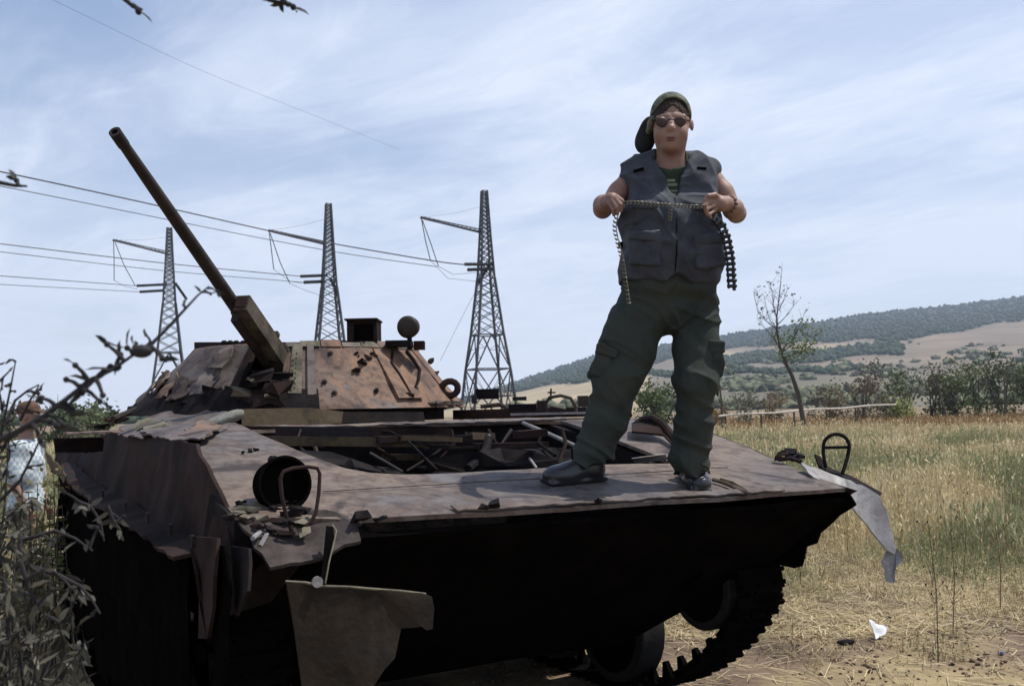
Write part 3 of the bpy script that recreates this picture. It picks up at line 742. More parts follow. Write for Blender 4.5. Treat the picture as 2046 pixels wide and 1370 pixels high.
b.build('engine_bay_wall', M_DARK, VEH, smooth=None)
b = MB(); b.hexa([h(-.52, .55, .95), h(-.48, .55, .95), h(-.48, 1.9, .95), h(-.52, 1.9, .95), h(-.52, .55, gz(-.5, .55) - .03), h(-.48, .55, gz(-.5, .55) - .03), h(-.48, 1.8, 1.56), h(-.52, 1.8, 1.56)])
b.build('engine_bay_wall', M_DARK, VEH, smooth=None)
strip('deck_edge_strip', [h(-2.45, 1.795, 1.59), h(-.4, 1.785, 1.588), h(-.4, 1.82, 1.60), h(-2.45, 1.83, 1.602)], .012, M_GLACIS, cell=.12, dent=.010, jag=.010, step=.05, seed=10)
# things left in the engine bay
s = MB(); A, Bq = at(500, 880, 5.05), at(882, 884, 5.35); s.box((A + Bq) / 2, (Bq - A) / 2, hV * .02, hZ * .024); s.build('cross_beam', M_OCHRE, VEH, smooth=None)
s = MB(); A, Bq = at(480, 862, 5.12), at(900, 866, 5.45); s.box((A + Bq) / 2, (Bq - A) / 2, hV * .012, hZ * .03); s.build('cross_beam', M_SIDE, VEH, smooth=None)
for pp, r, m in [([(690, 858, 5.45), (780, 862, 5.3), (815, 880, 5.2), (850, 915, 5.0), (875, 940, 4.85)], .0065, M_DARK), ([(740, 905, 5.0), (775, 925, 4.9), (805, 943, 4.8)], .007, M_GUN), ([(915, 873, 5.4), (860, 912, 5.05), (812, 941, 4.85)], .006, M_DARK),
                 ([(977, 872, 5.3), (972, 895, 5.2), (955, 922, 5.0), (935, 936, 4.9)], .022, M_DARK), ([(1045, 845, 5.6), (1100, 868, 5.35), (1150, 891, 5.15)], .011, M_STEEL), ([(1058, 915, 4.95), (1072, 935, 4.9)], .007, M_STEEL), ([(930, 865, 5.45), (936, 880, 5.4)], .012, M_DARK)]:
    s = MB(); s.tube([at(*q) for q in pp], r, 8); s.build('pipe', m, VEH)
s = MB(); s.sphere(at(977, 878, 5.28), (.016, .016, .03), 8, 6); s.build('pipe_end', M_STEEL, VEH)
for k, (px, py, Y, sx, sy) in enumerate([(600, 905, 5.0, .25, .10), (700, 915, 4.95, .2, .08), (1000, 905, 5.1, .3, .10), (1100, 900, 5.2, .25, .10), (1280, 905, 5.2, .2, .06), (860, 925, 5.1, .22, .08)]):
    s = MB(); s.sphere(at(px, py, Y) - hZ * .1, (sx, sx * .7, sy), 9, 6, jit=1.3); s.build('engine_remnant', M_DARK, VEH, smooth=None)
for pl in [[(1262, 915), (1330, 908), (1335, 918), (1268, 926)]]:
    strip('torn_sheet', [at(a, b_, 5.0 + .02 * i) for i, (a, b_) in enumerate(pl)], .004, M_STEEL, cell=.1, dent=.01, seed=11)
for k in range(15):
    x0 = rd.uniform(520, 1180); y0 = rd.uniform(868, 918); Yk = rd.uniform(4.95, 5.45); L_ = rd.uniform(40, 150); s = MB(); A, Bq = at(x0, y0, Yk), at(min(x0 + L_, 1240), y0 + rd.uniform(-6, 6), Yk + rd.uniform(0, .25))
    s.box((A + Bq) / 2, (Bq - A) / 2, hV * rd.uniform(.01, .04), hZ * rd.uniform(.006, .02)); s.build('engine_frame', rd.choice([M_SIDE, M_FENDER, M_DARK, M_OCHRE]), VEH, smooth=None)
for k in range(8):
    x0 = rd.uniform(560, 1150); Yk = rd.uniform(5.1, 5.5); s = MB(); s.tube([at(x0, 858, Yk), at(x0 + rd.uniform(-20, 20), 885, Yk - .05), at(x0 + rd.uniform(-40, 40), rd.uniform(905, 930), Yk - .15)], rd.uniform(.005, .014), 6); s.build('pipe', rd.choice([M_DARK, M_SIDE, M_FENDER]), VEH)
# driver's hatch rim behind the man's leg
s = MB(); s.tube([at(1268, 850, 5.75), at(1285, 838, 5.75), at(1305, 835, 5.7), at(1325, 848, 5.6), at(1345, 872, 5.45), at(1360, 895, 5.3)], .022, 8); s.build('hatch_rim', M_SIDE, VEH)
strip('hatch_collar', [at(1262, 862, 5.5), at(1262, 845, 5.75), at(1285, 836, 5.78), at(1310, 834, 5.75), at(1335, 852, 5.6), at(1362, 885, 5.35), at(1350, 893, 5.3), at(1325, 868, 5.5)], .012, M_SIDE, cell=.1, dent=.008, seed=12)
# ochre panels in front of the turret ring
strip('ochre_panel', [h(-2.33, 1.95, 1.60), h(-1.78, 1.95, 1.60), h(-1.76, 1.97, 1.665), h(-1.95, 1.97, 1.69), h(-2.33, 1.97, 1.69)], .01, M_OCHRE, cell=.1, dent=.006, seed=13)
strip('ochre_panel', [h(-1.74, 2.1, 1.60), h(-1.2, 2.1, 1.60), h(-1.2, 2.12, 1.655), h(-1.74, 2.12, 1.665)], .01, M_DARK, cell=.1, dent=.006, seed=14)

# crumpled sheets on the left sponson
for k, (pp, dn, m) in enumerate([
    ([(235, 868, 5.55), (330, 872, 4.6), (400, 880, 4.25), (470, 846, 5.1), (410, 842, 5.35), (330, 850, 5.5)], .03, M_GLACIS),
    ([(240, 860, 5.9), (300, 866, 5.0), (400, 852, 5.0), (480, 828, 5.6), (400, 818, 6.2), (300, 828, 6.3), (262, 845, 6.2)], .035, M_GLACIS),
    ([(355, 872, 4.55), (405, 878, 4.3), (440, 850, 4.9), (400, 838, 5.2)], .025, M_RUST),
    ([(255, 862, 5.7), (310, 864, 5.1), (345, 848, 5.5), (295, 836, 6.0)], .03, M_OLIVE)]):
    strip('crumpled_sheet', [at(*q) for q in pp], .006, m, cell=.08, dent=dn, jag=.015, step=.06, seed=30 + k, dfreq=4.5)
rd = random.Random(3)
for k, (px, py, Y, r) in enumerate([(212, 848, 6.0, .035), (200, 852, 6.0, .025), (235, 832, 6.6, .03), (265, 820, 6.9, .045), (245, 838, 6.4, .03), (285, 806, 7.0, .04), (222, 838, 6.4, .03), (340, 790, 6.9, .05), (318, 798, 6.9, .04)]):
    s = MB(); s.shard(at(px, py, Y), r * 1.3, rd); s.build('scrap_lump', M_DARK if k % 2 else M_SIDE, VEH, smooth=None)
s = MB(); s.tube([at(226, 836, 6.3), at(250, 826, 6.5), at(290, 812, 6.7)], .018, 6); s.build('pipe', M_GUN, VEH)
# fender ledge on the left with remnants
strip('fender_ledge', [h(-2.86, .25, 1.19), h(-3.0, .35, 1.165), h(-3.0, 1.2, 1.185), h(-3.0, 2.4, 1.20), h(-2.99, 3.6, 1.25), h(-2.98, 4.6, 1.33), h(-2.87, 4.6, 1.37), h(-2.87, 3.4, 1.27), h(-2.87, 1.5, 1.215)], .014, M_SIDE, cell=.14, dent=.02, jag=.01, step=.07, seed=18)
strip('torn_fender', [h(-3.0, 4.9, 1.44), h(-3.02, 4.4, 1.40), h(-3.0, 3.6, 1.30), h(-3.0, 3.7, 1.25), h(-3.0, 4.5, 1.30)], .008, M_OCHRE, cell=.1, dent=.02, jag=.01, seed=19)
strip('hanging_strap', [side(383, 1070, -2.95), side(432, 1075, -2.95), side(428, 1150, -2.97), side(424, 1215, -2.96), side(416, 1275, -2.95), side(396, 1275, -2.95), side(400, 1200, -2.96), side(392, 1140, -2.97)], .012, M_SIDE, cell=.08, dent=.02, seed=21)
strip('hanging_strap', [side(456, 1090, -2.9), side(490, 1095, -2.9), side(492, 1180, -2.92), side(470, 1230, -2.92)], .010, M_DARK, cell=.08, dent=.02, seed=22)
strip('side_skirt_remnant', [side(420, 1085, -2.93), side(455, 1090, -2.93), side(470, 1180, -2.93), side(445, 1370, -2.93), side(420, 1400, -2.93), side(430, 1200, -2.93)], .008, M_SOOT_SHADE, cell=.1, dent=.03, seed=23)
for k in range(5):
    s = MB(); q = side(205 + 45 * k, 975 + 22 * k, -3.0); s.box(q - hZ * .03, hV * .02, hU * .006, hZ * .02); s.build('fender_clip', M_DARK, VEH, smooth=None)
strip('shade_sheet', [h(-2.90, .62, 1.17), h(-2.90, 1.6, 1.18), h(-2.90, 3.0, 1.19), h(-2.90, 4.6, 1.2), h(-2.91, 4.7, .45), h(-2.93, 4.0, .30), h(-2.92, 3.4, .42), h(-2.94, 2.8, .25), h(-2.92, 2.1, .30), h(-2.95, 1.5, .18), h(-2.93, 1.1, .28), h(-2.92, .75, .30), h(-2.90, .55, .55)], .010, M_SOOT_SHADE, cell=.2, dent=.03, jag=.03, step=.09, seed=71)  # black sheet added over the wheels to paint the shade below the ledge
# bent front fender below the left headlight
strip('front_fender', [P_uv(-2.83, .22, .004), P_uv(-2.6, .14, .004), P_uv(-2.40, .03, .004), G(712, 1046), front(722, 1076, -.10), front(640, 1106, -.14), front(540, 1132, -.17), front(508, 1090, -.08)], .012, M_FENDER, cell=.05, dent=.03, jag=.008, step=.05, seed=26, dfreq=6)
for k in range(9):
    px, py = rd.uniform(470, 640), rd.uniform(1020, 1080)
    s = MB(); c = front(px, py, .02 + .02 * rd.random()); c = G(px, py) if py < 1040 else c; r = rd.uniform(.012, .03)
    s.shard(c + hZ * .008, r * 1.3, rd, .3); s.build('scrap_lump', rd.choice([M_DARK, M_OLIVE, M_RUST]), VEH, smooth=None)
for k in range(16):
    px = rd.uniform(455, 640); py = rd.uniform(1005, 1058); c = G(px, py) if py < 1036 else front(px, py, -.03)
    s = MB(); s.shard(c + hZ * .008, rd.uniform(.010, .024), rd, .3); s.build('scrap_lump', rd.choice([M_DARK, M_DARK, M_SIDE, M_FENDER]), VEH, smooth=None)
strip('torn_sheet', [G(588, 1046) + hZ * .01, G(618, 1040) + hZ * .02, front(622, 1062, -.05), front(600, 1072, -.06)], .004, M_OLIVE, cell=.06, dent=.01, seed=27)
s = MB(); s.tube([G(505, 1075), front(520, 1062, -.03), front(533, 1066, -.04), front(520, 1090, -.06)], .008, 6); s.build('cable_stub', M_STEEL, VEH)
# headlight with its guard
HL = G(560, 1010)
ax = np.array([.55, -.80, .12]); ax /= np.linalg.norm(ax)
c0 = at(556, 968, 3.66)
hl = MB(); hl.lathe(c0 - ax * .07, ax, [(-.01, .04), (.0, .070), (.05, .090), (.13, .097), (.14, .100), (.14, .090), (.10, .084), (.04, .05)], 28)
hlo = hl.build('headlight', M_SOOT_SHADE, VEH)
s = MB(); s.lathe(c0 - ax * .005, ax, [(0, .082), (.006, .082)], 24); s.build('lamp_bowl', M_SOOT_SHADE, hlo)
s = MB(); s.lathe(c0 - ax * .05 + hZ * .098, hZ, [(-.03, .02), (.0, .02), (.012, .012)], 8); s.build('lamp_bolt', M_DARK, hlo)
s = MB(); s.box(c0 - hZ * .11, hU * .05, hV * .05, hZ * .04); s.build('lamp_foot', M_DARK, hlo, smooth=None)
g = MB(); g.tube([at(583, 1062, 3.42), at(572, 1030, 3.42), at(563, 990, 3.42), at(560, 955, 3.42), at(566, 942, 3.43), at(585, 935, 3.45), at(615, 932, 3.48), at(634, 935, 3.49), at(639, 946, 3.49), at(637, 985, 3.48), at(631, 1025, 3.46), at(620, 1044, 3.44), at(596, 1060, 3.42)], .0068, 8)
g.build('headlight_guard', M_SIDE, VEH)
# plate hanging in front of the left track, its hook and strap
fl = plate('mud_flap', [front(570, 1160, -.22), front(640, 1172, -.22), front(745, 1176, -.21), front(842, 1183, -.20), front(860, 1190, -.20), front(866, 1215, -.20), front(864, 1255, -.20), front(852, 1258, -.2), front(848, 1248, -.2), front(832, 1252, -.2), front(800, 1254, -.2), front(792, 1290, -.2), front(786, 1312, -.2), front(765, 1335, -.2), front(740, 1372, -.2), front(735, 1440, -.2), front(612, 1440, -.2), front(604, 1370, -.2), front(588, 1270, -.21)], .010, M_FLAP, VEH, cell=.05, dent=.012, seed=28, dfreq=4)
s = MB(); s.tube([front(570, 1161, -.22), front(610, 1163, -.225), front(640, 1170, -.225), front(700, 1172, -.22), front(745, 1176, -.22), front(800, 1180, -.21), front(850, 1186, -.205)], .005, 6); s.build('folded_edge', M_OLIVE, fl)
strip('strap', [front(652, 1050, -.13), front(666, 1052, -.13), front(668, 1075, -.16), front(655, 1130, -.20), front(648, 1165, -.225), front(640, 1165, -.225), front(646, 1110, -.19)], .003, M_SOOT_SHADE, cell=.05, dent=.004, seed=29)
s = MB(); s.tube([front(664, 1048, -.12), front(672, 1060, -.15), front(668, 1080, -.17), front(658, 1120, -.2), front(650, 1165, -.23)], .003, 6); s.build('wire_loop', M_OLIVE, VEH)
s = MB(); s.lathe(front(634, 1162, -.235), -hV, [(-.004, .018), (.004, .018), (.004, .008)], 12); s.build('hook_eye', M_STEEL, fl)
# right-hand fender sheet bent down, with the other guard
strip('bent_fender', [at(1600, 925, 5.05), at(1640, 935, 5.10), at(1700, 960, 5.05), at(1757, 993, 4.98), at(1772, 1020, 4.94), at(1790, 1095, 4.88), at(1786, 1110, 4.87), at(1766, 1098, 4.88), at(1748, 1072, 4.90), at(1722, 1038, 4.92), at(1700, 1010, 4.90), at(1690, 980, 4.84), at(1650, 965, 4.88), at(1615, 945, 4.95)], .007, M_STEEL, cell=.05, dent=.018, jag=.006, step=.03, seed=31, dfreq=4)
strip('torn_tip', [at(1790, 1095, 4.88), at(1803, 1105, 4.86), at(1803, 1122, 4.85), at(1790, 1132, 4.85), at(1784, 1150, 4.85), at(1788, 1164, 4.85), at(1772, 1162, 4.86), at(1760, 1122, 4.88), at(1770, 1100, 4.88)], .006, M_STEEL, cell=.03, dent=.03, jag=.006, step=.03, seed=32, dfreq=9)
strip('fender_flange', [at(1628, 906, 5.2), at(1640, 912, 5.2), at(1650, 930, 5.2), at(1700, 950, 5.15), at(1762, 985, 5.04), at(1757, 994, 5.0), at(1690, 962, 5.08), at(1640, 938, 5.15)], .012, M_DARK, cell=.06, dent=.006, seed=33)
gp = [at(1650, 934, 5.16), at(1645, 908, 5.16)] + [at(1671 - 26 * math.cos(t), 892 - 25 * math.sin(t), 5.16) for t in np.linspace(-.05, 3.2, 14)] + [at(1693, 915, 5.14), at(1683, 947, 5.12)]
g = MB(); g.tube(gp, .0095, 8); g.tube([at(1645, 894, 5.16), at(1698, 893, 5.16)], .008, 8); g.build('headlight_guard', M_DARK, VEH)
for k, (px, py) in enumerate([(1555, 912), (1563, 906), (1575, 908), (1586, 912), (1596, 908), (1580, 902)]):
    s = MB(); s.shard(at(px, py, 5.22), .03, rd); s.build('bolt_stub', M_SIDE, VEH, smooth=None)
s = MB(); s.tube([at(1555, 918, 5.2), at(1580, 915, 5.2), at(1600, 922, 5.15)], .012, 6); s.build('pipe', M_SIDE, VEH)
# black torn remnant under the right fender
strip('torn_fender', [h(.02, .0, 1.235), side(1712, 1008, .06), side(1668, 1040, .06), side(1640, 1064, .06), side(1632, 1085, .06), side(1612, 1092, .06), side(1604, 1130, .06), side(1590, 1134, .06), side(1578, 1120, .06), side(1556, 1122, .06), side(1540, 1140, .06), h(.05, .9, .9), h(.05, .9, 1.1), h(.05, .3, 1.25)], .012, M_SOOT_SHADE, cell=.1, dent=.01, jag=.008, step=.05, seed=34)

# running gear
def smooth_path(pts, n):
    P = [np.asarray(q, float) for q in pts]; out = []; N = len(P)
    for i in range(N):
        p0, p1, p2, p3 = P[i - 1], P[i], P[(i + 1) % N], P[(i + 2) % N]
        for t in np.linspace(0, 1, 17)[:-1]:
            out.append(.5 * ((2 * p1) + (p2 - p0) * t + (2 * p0 - 5 * p1 + 4 * p2 - p3) * t * t + (3 * p1 - p0 - 3 * p2 + p3) * t ** 3))
    out = np.array(out + [out[0]]); d = np.r_[0, np.cumsum(np.linalg.norm(np.diff(out, axis=0), axis=1))]
    k = np.linspace(0, d[-1], n + 1)[:-1]
    f = lambda s: np.array([np.interp(s % d[-1], d, out[:, 0]), np.interp(s % d[-1], d, out[:, 1])])
    return [(f(s), f(s + .01) - f(s - .01)) for s in k], d[-1]
lk = MB()      # one link: x across, y along, z outward
lk.box((0, 0, 0), (.15, 0, 0), (0, .062, 0), (0, 0, .012))
for x in (-.13, -.02, .09): lk.box((x + .02, -.035, .02), (.035, 0, 0), (0, .012, 0), (0, 0, .012))
lk.box((0, .03, .022), (.15, 0, 0), (0, .011, 0), (0, 0, .013))
for y in (-.07, .07): lk.box((0.0 if y > 0 else .04, y, 0), (.09, 0, 0), (0, .011, 0), (0, 0, .011))
lk.hexa([(-.02, -.04, -.011), (.02, -.04, -.011), (.02, .04, -.011), (-.02, .04, -.011), (-.012, -.012, -.10), (.012, -.012, -.10), (.012, .018, -.10), (-.012, .018, -.10)])
link_me = bpy.data.meshes.new('track_link'); link_me.from_pydata(lk.v, [], lk.f); link_me.update(); link_me.materials.append(M_SOOT_SHADE)
def track(uc, loop):
    tr_o = empty('track', h(uc, 3.0, 0)); COL.objects.unlink(tr_o); ORG.pop(tr_o.name)
    link(tr_o, VEH, h(uc, 3.0, 0)); tr_o.name = 'track'; ORG[tr_o.name] = Vector(h(uc, 3.0, 0))
    pts, L = smooth_path(loop, 1); n = int(L / .15)
    pts, L = smooth_path(loop, n)
    for (c, t) in pts:
        t = t / np.linalg.norm(t)
        T = hV * t[0] + hZ * t[1]; Nn = np.cross(hU, T)
        o = bpy.data.objects.new('track_link', link_me); COL.objects.link(o); o.parent = tr_o
        w = h(uc, c[0], c[1]) - np.array(ORG[tr_o.name])
        o.matrix_local = Matrix(((hU[0], T[0], Nn[0], w[0]), (hU[1], T[1], Nn[1], w[1]), (hU[2], T[2], Nn[2], w[2]), (0, 0, 0, 1)))
# loops run so that the outward normal points away from the wheels
loopR = [(1.62, .03), (2.6, .02), (3.6, .02), (4.9, .03), (5.5, .28), (5.82, .62), (5.72, .92), (5.4, 1.0), (4.2, .93), (2.6, .91), (1.3, .95), (.85, .98), (.56, .90), (.47, .72), (.60, .52), (.86, .30), (1.22, .12)]
loopL = [(1.5, .03), (2.6, .02), (3.6, .02), (4.9, .03), (5.5, .28), (5.82, .62), (5.72, .92), (5.4, 1.0), (4.2, .93), (2.6, .91), (1.3, .95), (.85, .98), (.55, .90), (.45, .68), (.62, .44), (.95, .20)]
track(-.12, loopR[::-1]); track(-2.70, loopL[::-1])
def wheel(uc, v, z, r, name):
    c = h(uc, v, z); w = MB()
    w.lathe(c - hU * .09, hU, [(0, r * .3), (.0, r * .80), (.02, r * .86), (.16, r * .86), (.18, r * .80), (.18, r * .3)], 26)
    wo = w.build(name, M_SOOT_SHADE, VEH)
    t = MB(); t.lathe(c - hU * .085, hU, [(0, r * .86), (.0, r * .97), (.01, r), (.16, r), (.17, r * .97), (.17, r * .86)], 26); t.build('tyre', M_RUBBER, wo)
    k = MB(); k.lathe(c - hU * .13, hU, [(0, r * .18), (.26, r * .18)], 14); k.build('hub', M_DARK, wo)
for uc in (-.16, -2.70):
    for v in (1.62, 2.32, 3.02, 3.72, 4.42, 5.0): wheel(uc, v, .36, .325, 'road_wheel')
    wheel(uc, .80, .72, .24, 'drive_sprocket'); wheel(uc, 5.5, .68, .27, 'idler_wheel')

# ------------------------------------------------------------------ turret
TC = h(-1.42, 3.62, 0)
TUR = empty('turret', TC); ORG.pop(TUR.name); COL.objects.unlink(TUR); link(TUR, VEH, TC); ORG[TUR.name] = Vector(TC)
ZB, ZT, RB, RT = 1.685, 2.10, 1.14, .80
gun_root, gun_tip = at(542, 716, 6.38), at(229, 263, 4.6)
gd = gun_tip - gun_root; gd /= np.linalg.norm(gd)
ga = math.atan2(gun_root[1] - TC[1], gun_root[0] - TC[0])           # bearing of the gun slot on the turret
def tp(ang, z, out=0.0):
    t = (z - ZB) / (ZT - ZB); r = RB + (RT - RB) * t + out
    return arr(TC[0] + r * math.cos(ang), TC[1] + r * math.sin(ang), z)
def shell(name, a0, a1, z0, z1, m, out=0.0, th=.03, dent=.012, seed=0, n=None):
    n = n or max(3, int(abs(a1 - a0) / .11)); k = 7
    V = []; o0 = np.array(ORG[TUR.name])
    for s_ in (0, -th):
        for j in range(k + 1):
            z = z0 + (z1 - z0) * j / k
            for i in range(n + 1):
                a = a0 + (a1 - a0) * i / n; q = tp(a, z, out + s_)
                q = q + arr(math.cos(a), math.sin(a), .3) * dent * (mnoise.noise(Vector(q * 2.6 + seed)) + .5 * mnoise.noise(Vector(q * 7 + seed)))
                V.append(q - o0)
    Fq = []; M = (n + 1) * (k + 1)
    for j in range(k):
        for i in range(n):
            a = j * (n + 1) + i
            Fq.append((a, a + 1, a + n + 2, a + n + 1)); Fq.append((M + a + n + 1, M + a + n + 2, M + a + 1, M + a))
    for i in range(n):
        Fq.append((i + 1, i, M + i, M + i + 1)); b_ = k * (n + 1) + i; Fq.append((b_, b_ + 1, M + b_ + 1, M + b_))
    for j in range(k):
        a = j * (n + 1); Fq.append((a, a + n + 1, M + a + n + 1, M + a)); a += n; Fq.append((a + n + 1, a, M + a, M + a + n + 1))
    me = bpy.data.meshes.new(name); me.from_pydata([tuple(q) for q in V], [], Fq); me.update()
    return meshobj(name, me, m, TUR, ORG[TUR.name], 40)
slot = .17
shell('turret_wall', ga + slot, ga + 1.35, ZB, ZT, M_RUST, seed=1)
shell('turret_wall', ga + 1.36, ga + 2.9, ZB, ZT, M_RUST, seed=2)
shell('turret_wall', ga - 2.9, ga - .95, ZB, ZT, M_RUST, seed=3, dent=.03)
shell('turret_wall', ga - .94, ga - slot, ZB, ZT, M_GLACIS, seed=4, dent=.05)
shell('slot_sill', ga - slot - .02, ga + slot + .02, ZB, ZB + .11, M_SIDE, out=.01, seed=5)
shell('slot_lintel', ga - slot, ga + slot, ZT - .05, ZT, M_OLIVE, out=-.01, seed=6)
shell('olive_strip', ga + slot + .0, ga + slot + .075, ZB + .10, ZT + .004, M_OLIVE, out=.022, dent=.004, seed=7)
shell('olive_strip', ga + slot + .11, ga + slot + .16, ZB + .09, ZT + .002, M_GLACIS, out=.018, dent=.004, seed=8)
shell('undercut_shade_collar', ga - 1.5, ga + .34, ZB - .02, ZB + .13, M_DARK, out=.03, dent=.05, seed=9)  # dark collar band also paints the shadowed undercut of the turret front
b = MB(); b.lathe(arr(TC[0], TC[1], 1.60), hZ, [(0, .98), (.07, .98), (.10, 1.11), (.11, 1.11)], 48); b.build('turret_ring', M_DARK, TUR)
b = MB(); b.lathe(arr(TC[0], TC[1], ZT - .012), hZ, [(0, .78), (.01, RT - .005), (.03, RT - .02), (.035, .5)], 48); b.build('turret_roof', M_RUST, TUR)
b = MB(); b.lathe(arr(TC[0], TC[1], ZB + .02), hZ, [(0, .86), (.36, .66)], 24); b.build('slot_back', M_SOOT_SHADE, TUR)
# left roof block
s = MB()
A, Bq = at(388, 702, 6.95), at(500, 702, 6.75); dd = (Bq - A) / 2; s.box((A + Bq) / 2 + arr(0, .15, .02), dd, arr(0, .15, 0), hZ * .045); s.build('roof_block', M_SIDE, TUR, smooth=None)
for px in (448, 460, 472, 486, 640, 668): 
    s = MB(); s.lathe(at(px, 692, 6.62), hZ, [(0, .022), (.03, .022), (.04, .012)], 8); s.build('roof_bolt', M_DARK, TUR)
# gun: barrel, sleeve, cradle box
s = MB(); s.lathe(gun_root, gd, [(0, .046), (.55, .047), (.55, .040), (1.1, .036), (1.7, .030), (np.linalg.norm(gun_tip - gun_root) - .09, .026), (np.linalg.norm(gun_tip - gun_root) - .09, .0295), (np.linalg.norm(gun_tip - gun_root), .0295), (np.linalg.norm(gun_tip - gun_root), .016), (np.linalg.norm(gun_tip - gun_root) - .05, .015)], 18)
s.build('gun_barrel', M_GUN, TUR)
sx = np.cross(gd, hZ); sx /= np.linalg.norm(sx); sx = sx if sx[0] > 0 else -sx
gn = np.cross(sx, gd); gn = gn if gn[2] > 0 else -gn
e0 = at(483, 603, 5.78); L_b = .92
def gpt(t, x, y): return e0 - gd * t + sx * x + gn * y
bx = MB()
w = .046
bx.hexa([gpt(L_b, -w, -.065), gpt(L_b, w, -.065), gpt(L_b, w, .055), gpt(L_b, -w, .055), gpt(0, -w * .9, -.055), gpt(0, w * .9, -.055), gpt(0, w * .9, .045), gpt(0, -w * .9, .045)])
bx.build('gun_cradle', M_CRADLE, TUR, smooth=None)
s = MB(); s.box(gpt(-.004, 0, -.005), sx * w * .72, gd * .005, gn * .033); s.build('cradle_mouth', M_SIDE, TUR, smooth=None)
s = MB(); s.box(gpt(.50, -.062, -.045), sx * .024, gd * .42, gn * .032); s.build('cradle_cheek', M_GUN, TUR, smooth=None)
for t in (.45, .58, .63, .72):
    s = MB(); s.box(gpt(t, .03, .062), sx * .018, gd * .02, gn * .012); s.build('cradle_lug', M_CRADLE, TUR, smooth=None)
# mantlet cheeks
strip_t = lambda name, pts, th, m, **k: plate(name, pts, th, m, TUR, **k)
strip_t('mantlet_cheek', [tp(ga - slot - .02, ZB + .1, .02), tp(ga - slot - .02, ZT, .01), tp(ga - slot + .06, ZT, .05), tp(ga - slot + .05, ZB + .1, .06)], .03, M_SIDE, cell=.1, dent=.02, seed=41)
strip_t('mantlet_cheek', [tp(ga + slot - .05, ZB + .1, .0), tp(ga + slot, ZB + .1, .01), tp(ga + slot, ZT - .05, .01), tp(ga + slot - .05, ZT - .05, .0)], .03, M_RUST, cell=.1, dent=.01, seed=42)
strip_t('mantlet_floor', [at(505, 748, 6.2), at(585, 745, 6.2), at(600, 735, 6.45), at(500, 735, 6.5)], .05, M_DARK, cell=.1, dent=.01, seed=43)
# shattered left front: scraps below the turret face
for k in range(26):
    px, py = rd.uniform(310, 560), rd.uniform(752, 812)
    if py < 800 - (px - 300) * .35: py = rd.uniform(775, 812)
    s = MB(); r = rd.uniform(.025, .075); s.shard(at(px, py, 6.05 + (540 - px) * .0016 + rd.uniform(-.05, .1)), r * 1.3, rd); s.build('scrap_lump', rd.choice([M_DARK, M_SIDE, M_OLIVE, M_DARK]), TUR, smooth=None)
for k, pp in enumerate([[(395, 790, 6.35), (440, 770, 6.3), (455, 800, 6.2), (410, 812, 6.2)], [(430, 752, 6.4), (490, 742, 6.3), (500, 775, 6.2), (450, 785, 6.25)], [(325, 790, 6.75), (375, 770, 6.6), (395, 800, 6.45), (350, 808, 6.6)], [(350, 740, 6.75), (400, 722, 6.6), (420, 750, 6.5), (375, 765, 6.6)], [(470, 790, 6.1), (560, 785, 6.05), (570, 812, 6.0), (480, 815, 6.05)]]):
    strip_t('torn_sheet', [at(*q) for q in pp], .008, [M_GLACIS, M_OLIVE, M_RUST, M_GLACIS, M_SIDE][k], cell=.06, dent=.035, jag=.02, step=.05, seed=50 + k, dfreq=6)
for k in range(7):
    s = MB(); q = at(rd.uniform(330, 370), rd.uniform(738, 770), 6.9); s.shard(q, .04, rd); s.build('scrap_lump', M_DARK, TUR, smooth=None)
# crumpled armour skin on the left face, rim plates, strip bolts
for k in range(6):
    a0 = ga - .30 - .17 * (k % 5); z0 = ZB + .10 + .16 * (k // 5) + rd.uniform(-.02, .03); z1 = min(ZT, z0 + rd.uniform(.12, .2)); wd = rd.uniform(.10, .17)
    strip_t('armour_scab', [tp(a0, z0, .05), tp(a0 - wd, z0 + rd.uniform(-.03, .03), .055), tp(a0 - wd * 1.05, z1, .045), tp(a0 - rd.uniform(-.02, .05), z1 + rd.uniform(-.08, .03), .05), tp(a0 + .03, (z0 + z1) / 2, .06)], .012, [M_GLACIS, M_FENDER, M_RUST, M_RUST, M_GLACIS][k % 5], cell=.04, dent=.035, jag=.03, step=.05, seed=90 + k, dfreq=8)
for k in range(9):
    a0 = ga + .05 + .17 * k
    shell('rim_plate', a0, a0 + .16, ZT - .012, ZT + .018 + .008 * (k % 3), [M_GLACIS, M_OLIVE, M_RUST][k % 3], out=.010, dent=.006, seed=60 + k, n=3)
for k in range(8):
    q = tp(ga + slot + .037, ZB + .13 + .032 * k, .055); s = MB(); s.sphere(q, (.006, .006, .009), 6, 4); s.build('strip_bolt', M_OLIVE, TUR)
# sight box with dark window
q0 = at(728, 668, 6.75); s = MB(); s.box(q0 + hZ * .01, arr(.10, 0, 0), arr(0, .11, 0), hZ * .075); so = s.build('sight_box', M_SIDE, TUR, smooth=None)
s = MB(); s.box(q0 + arr(.012, -.111, .005), arr(.065, 0, 0), arr(0, .004, 0), hZ * .055); s.build('sight_window', M_SOOT_SHADE, so, smooth=None)
s = MB(); s.box(q0 + arr(0, -.02, .09), arr(.108, 0, 0), arr(0, .14, 0), hZ * .006); s.build('sight_hood', M_SIDE, so, smooth=None)
s = MB(); s.box(at(684, 687, 6.7), arr(.04, 0, 0), arr(0, .06, 0), hZ * .018); s.build('periscope', M_DARK, TUR, smooth=None)
s = MB(); s.box(at(798, 687, 6.7), arr(.085, 0, 0), arr(0, .08, 0), hZ * .02); s.build('hatch_lid', M_DARK, TUR, smooth=None)
s = MB(); s.box(at(838, 690, 6.75), arr(.035, 0, 0), arr(0, .05, 0), hZ * .028); s.build('periscope', M_SIDE, TUR, smooth=None)
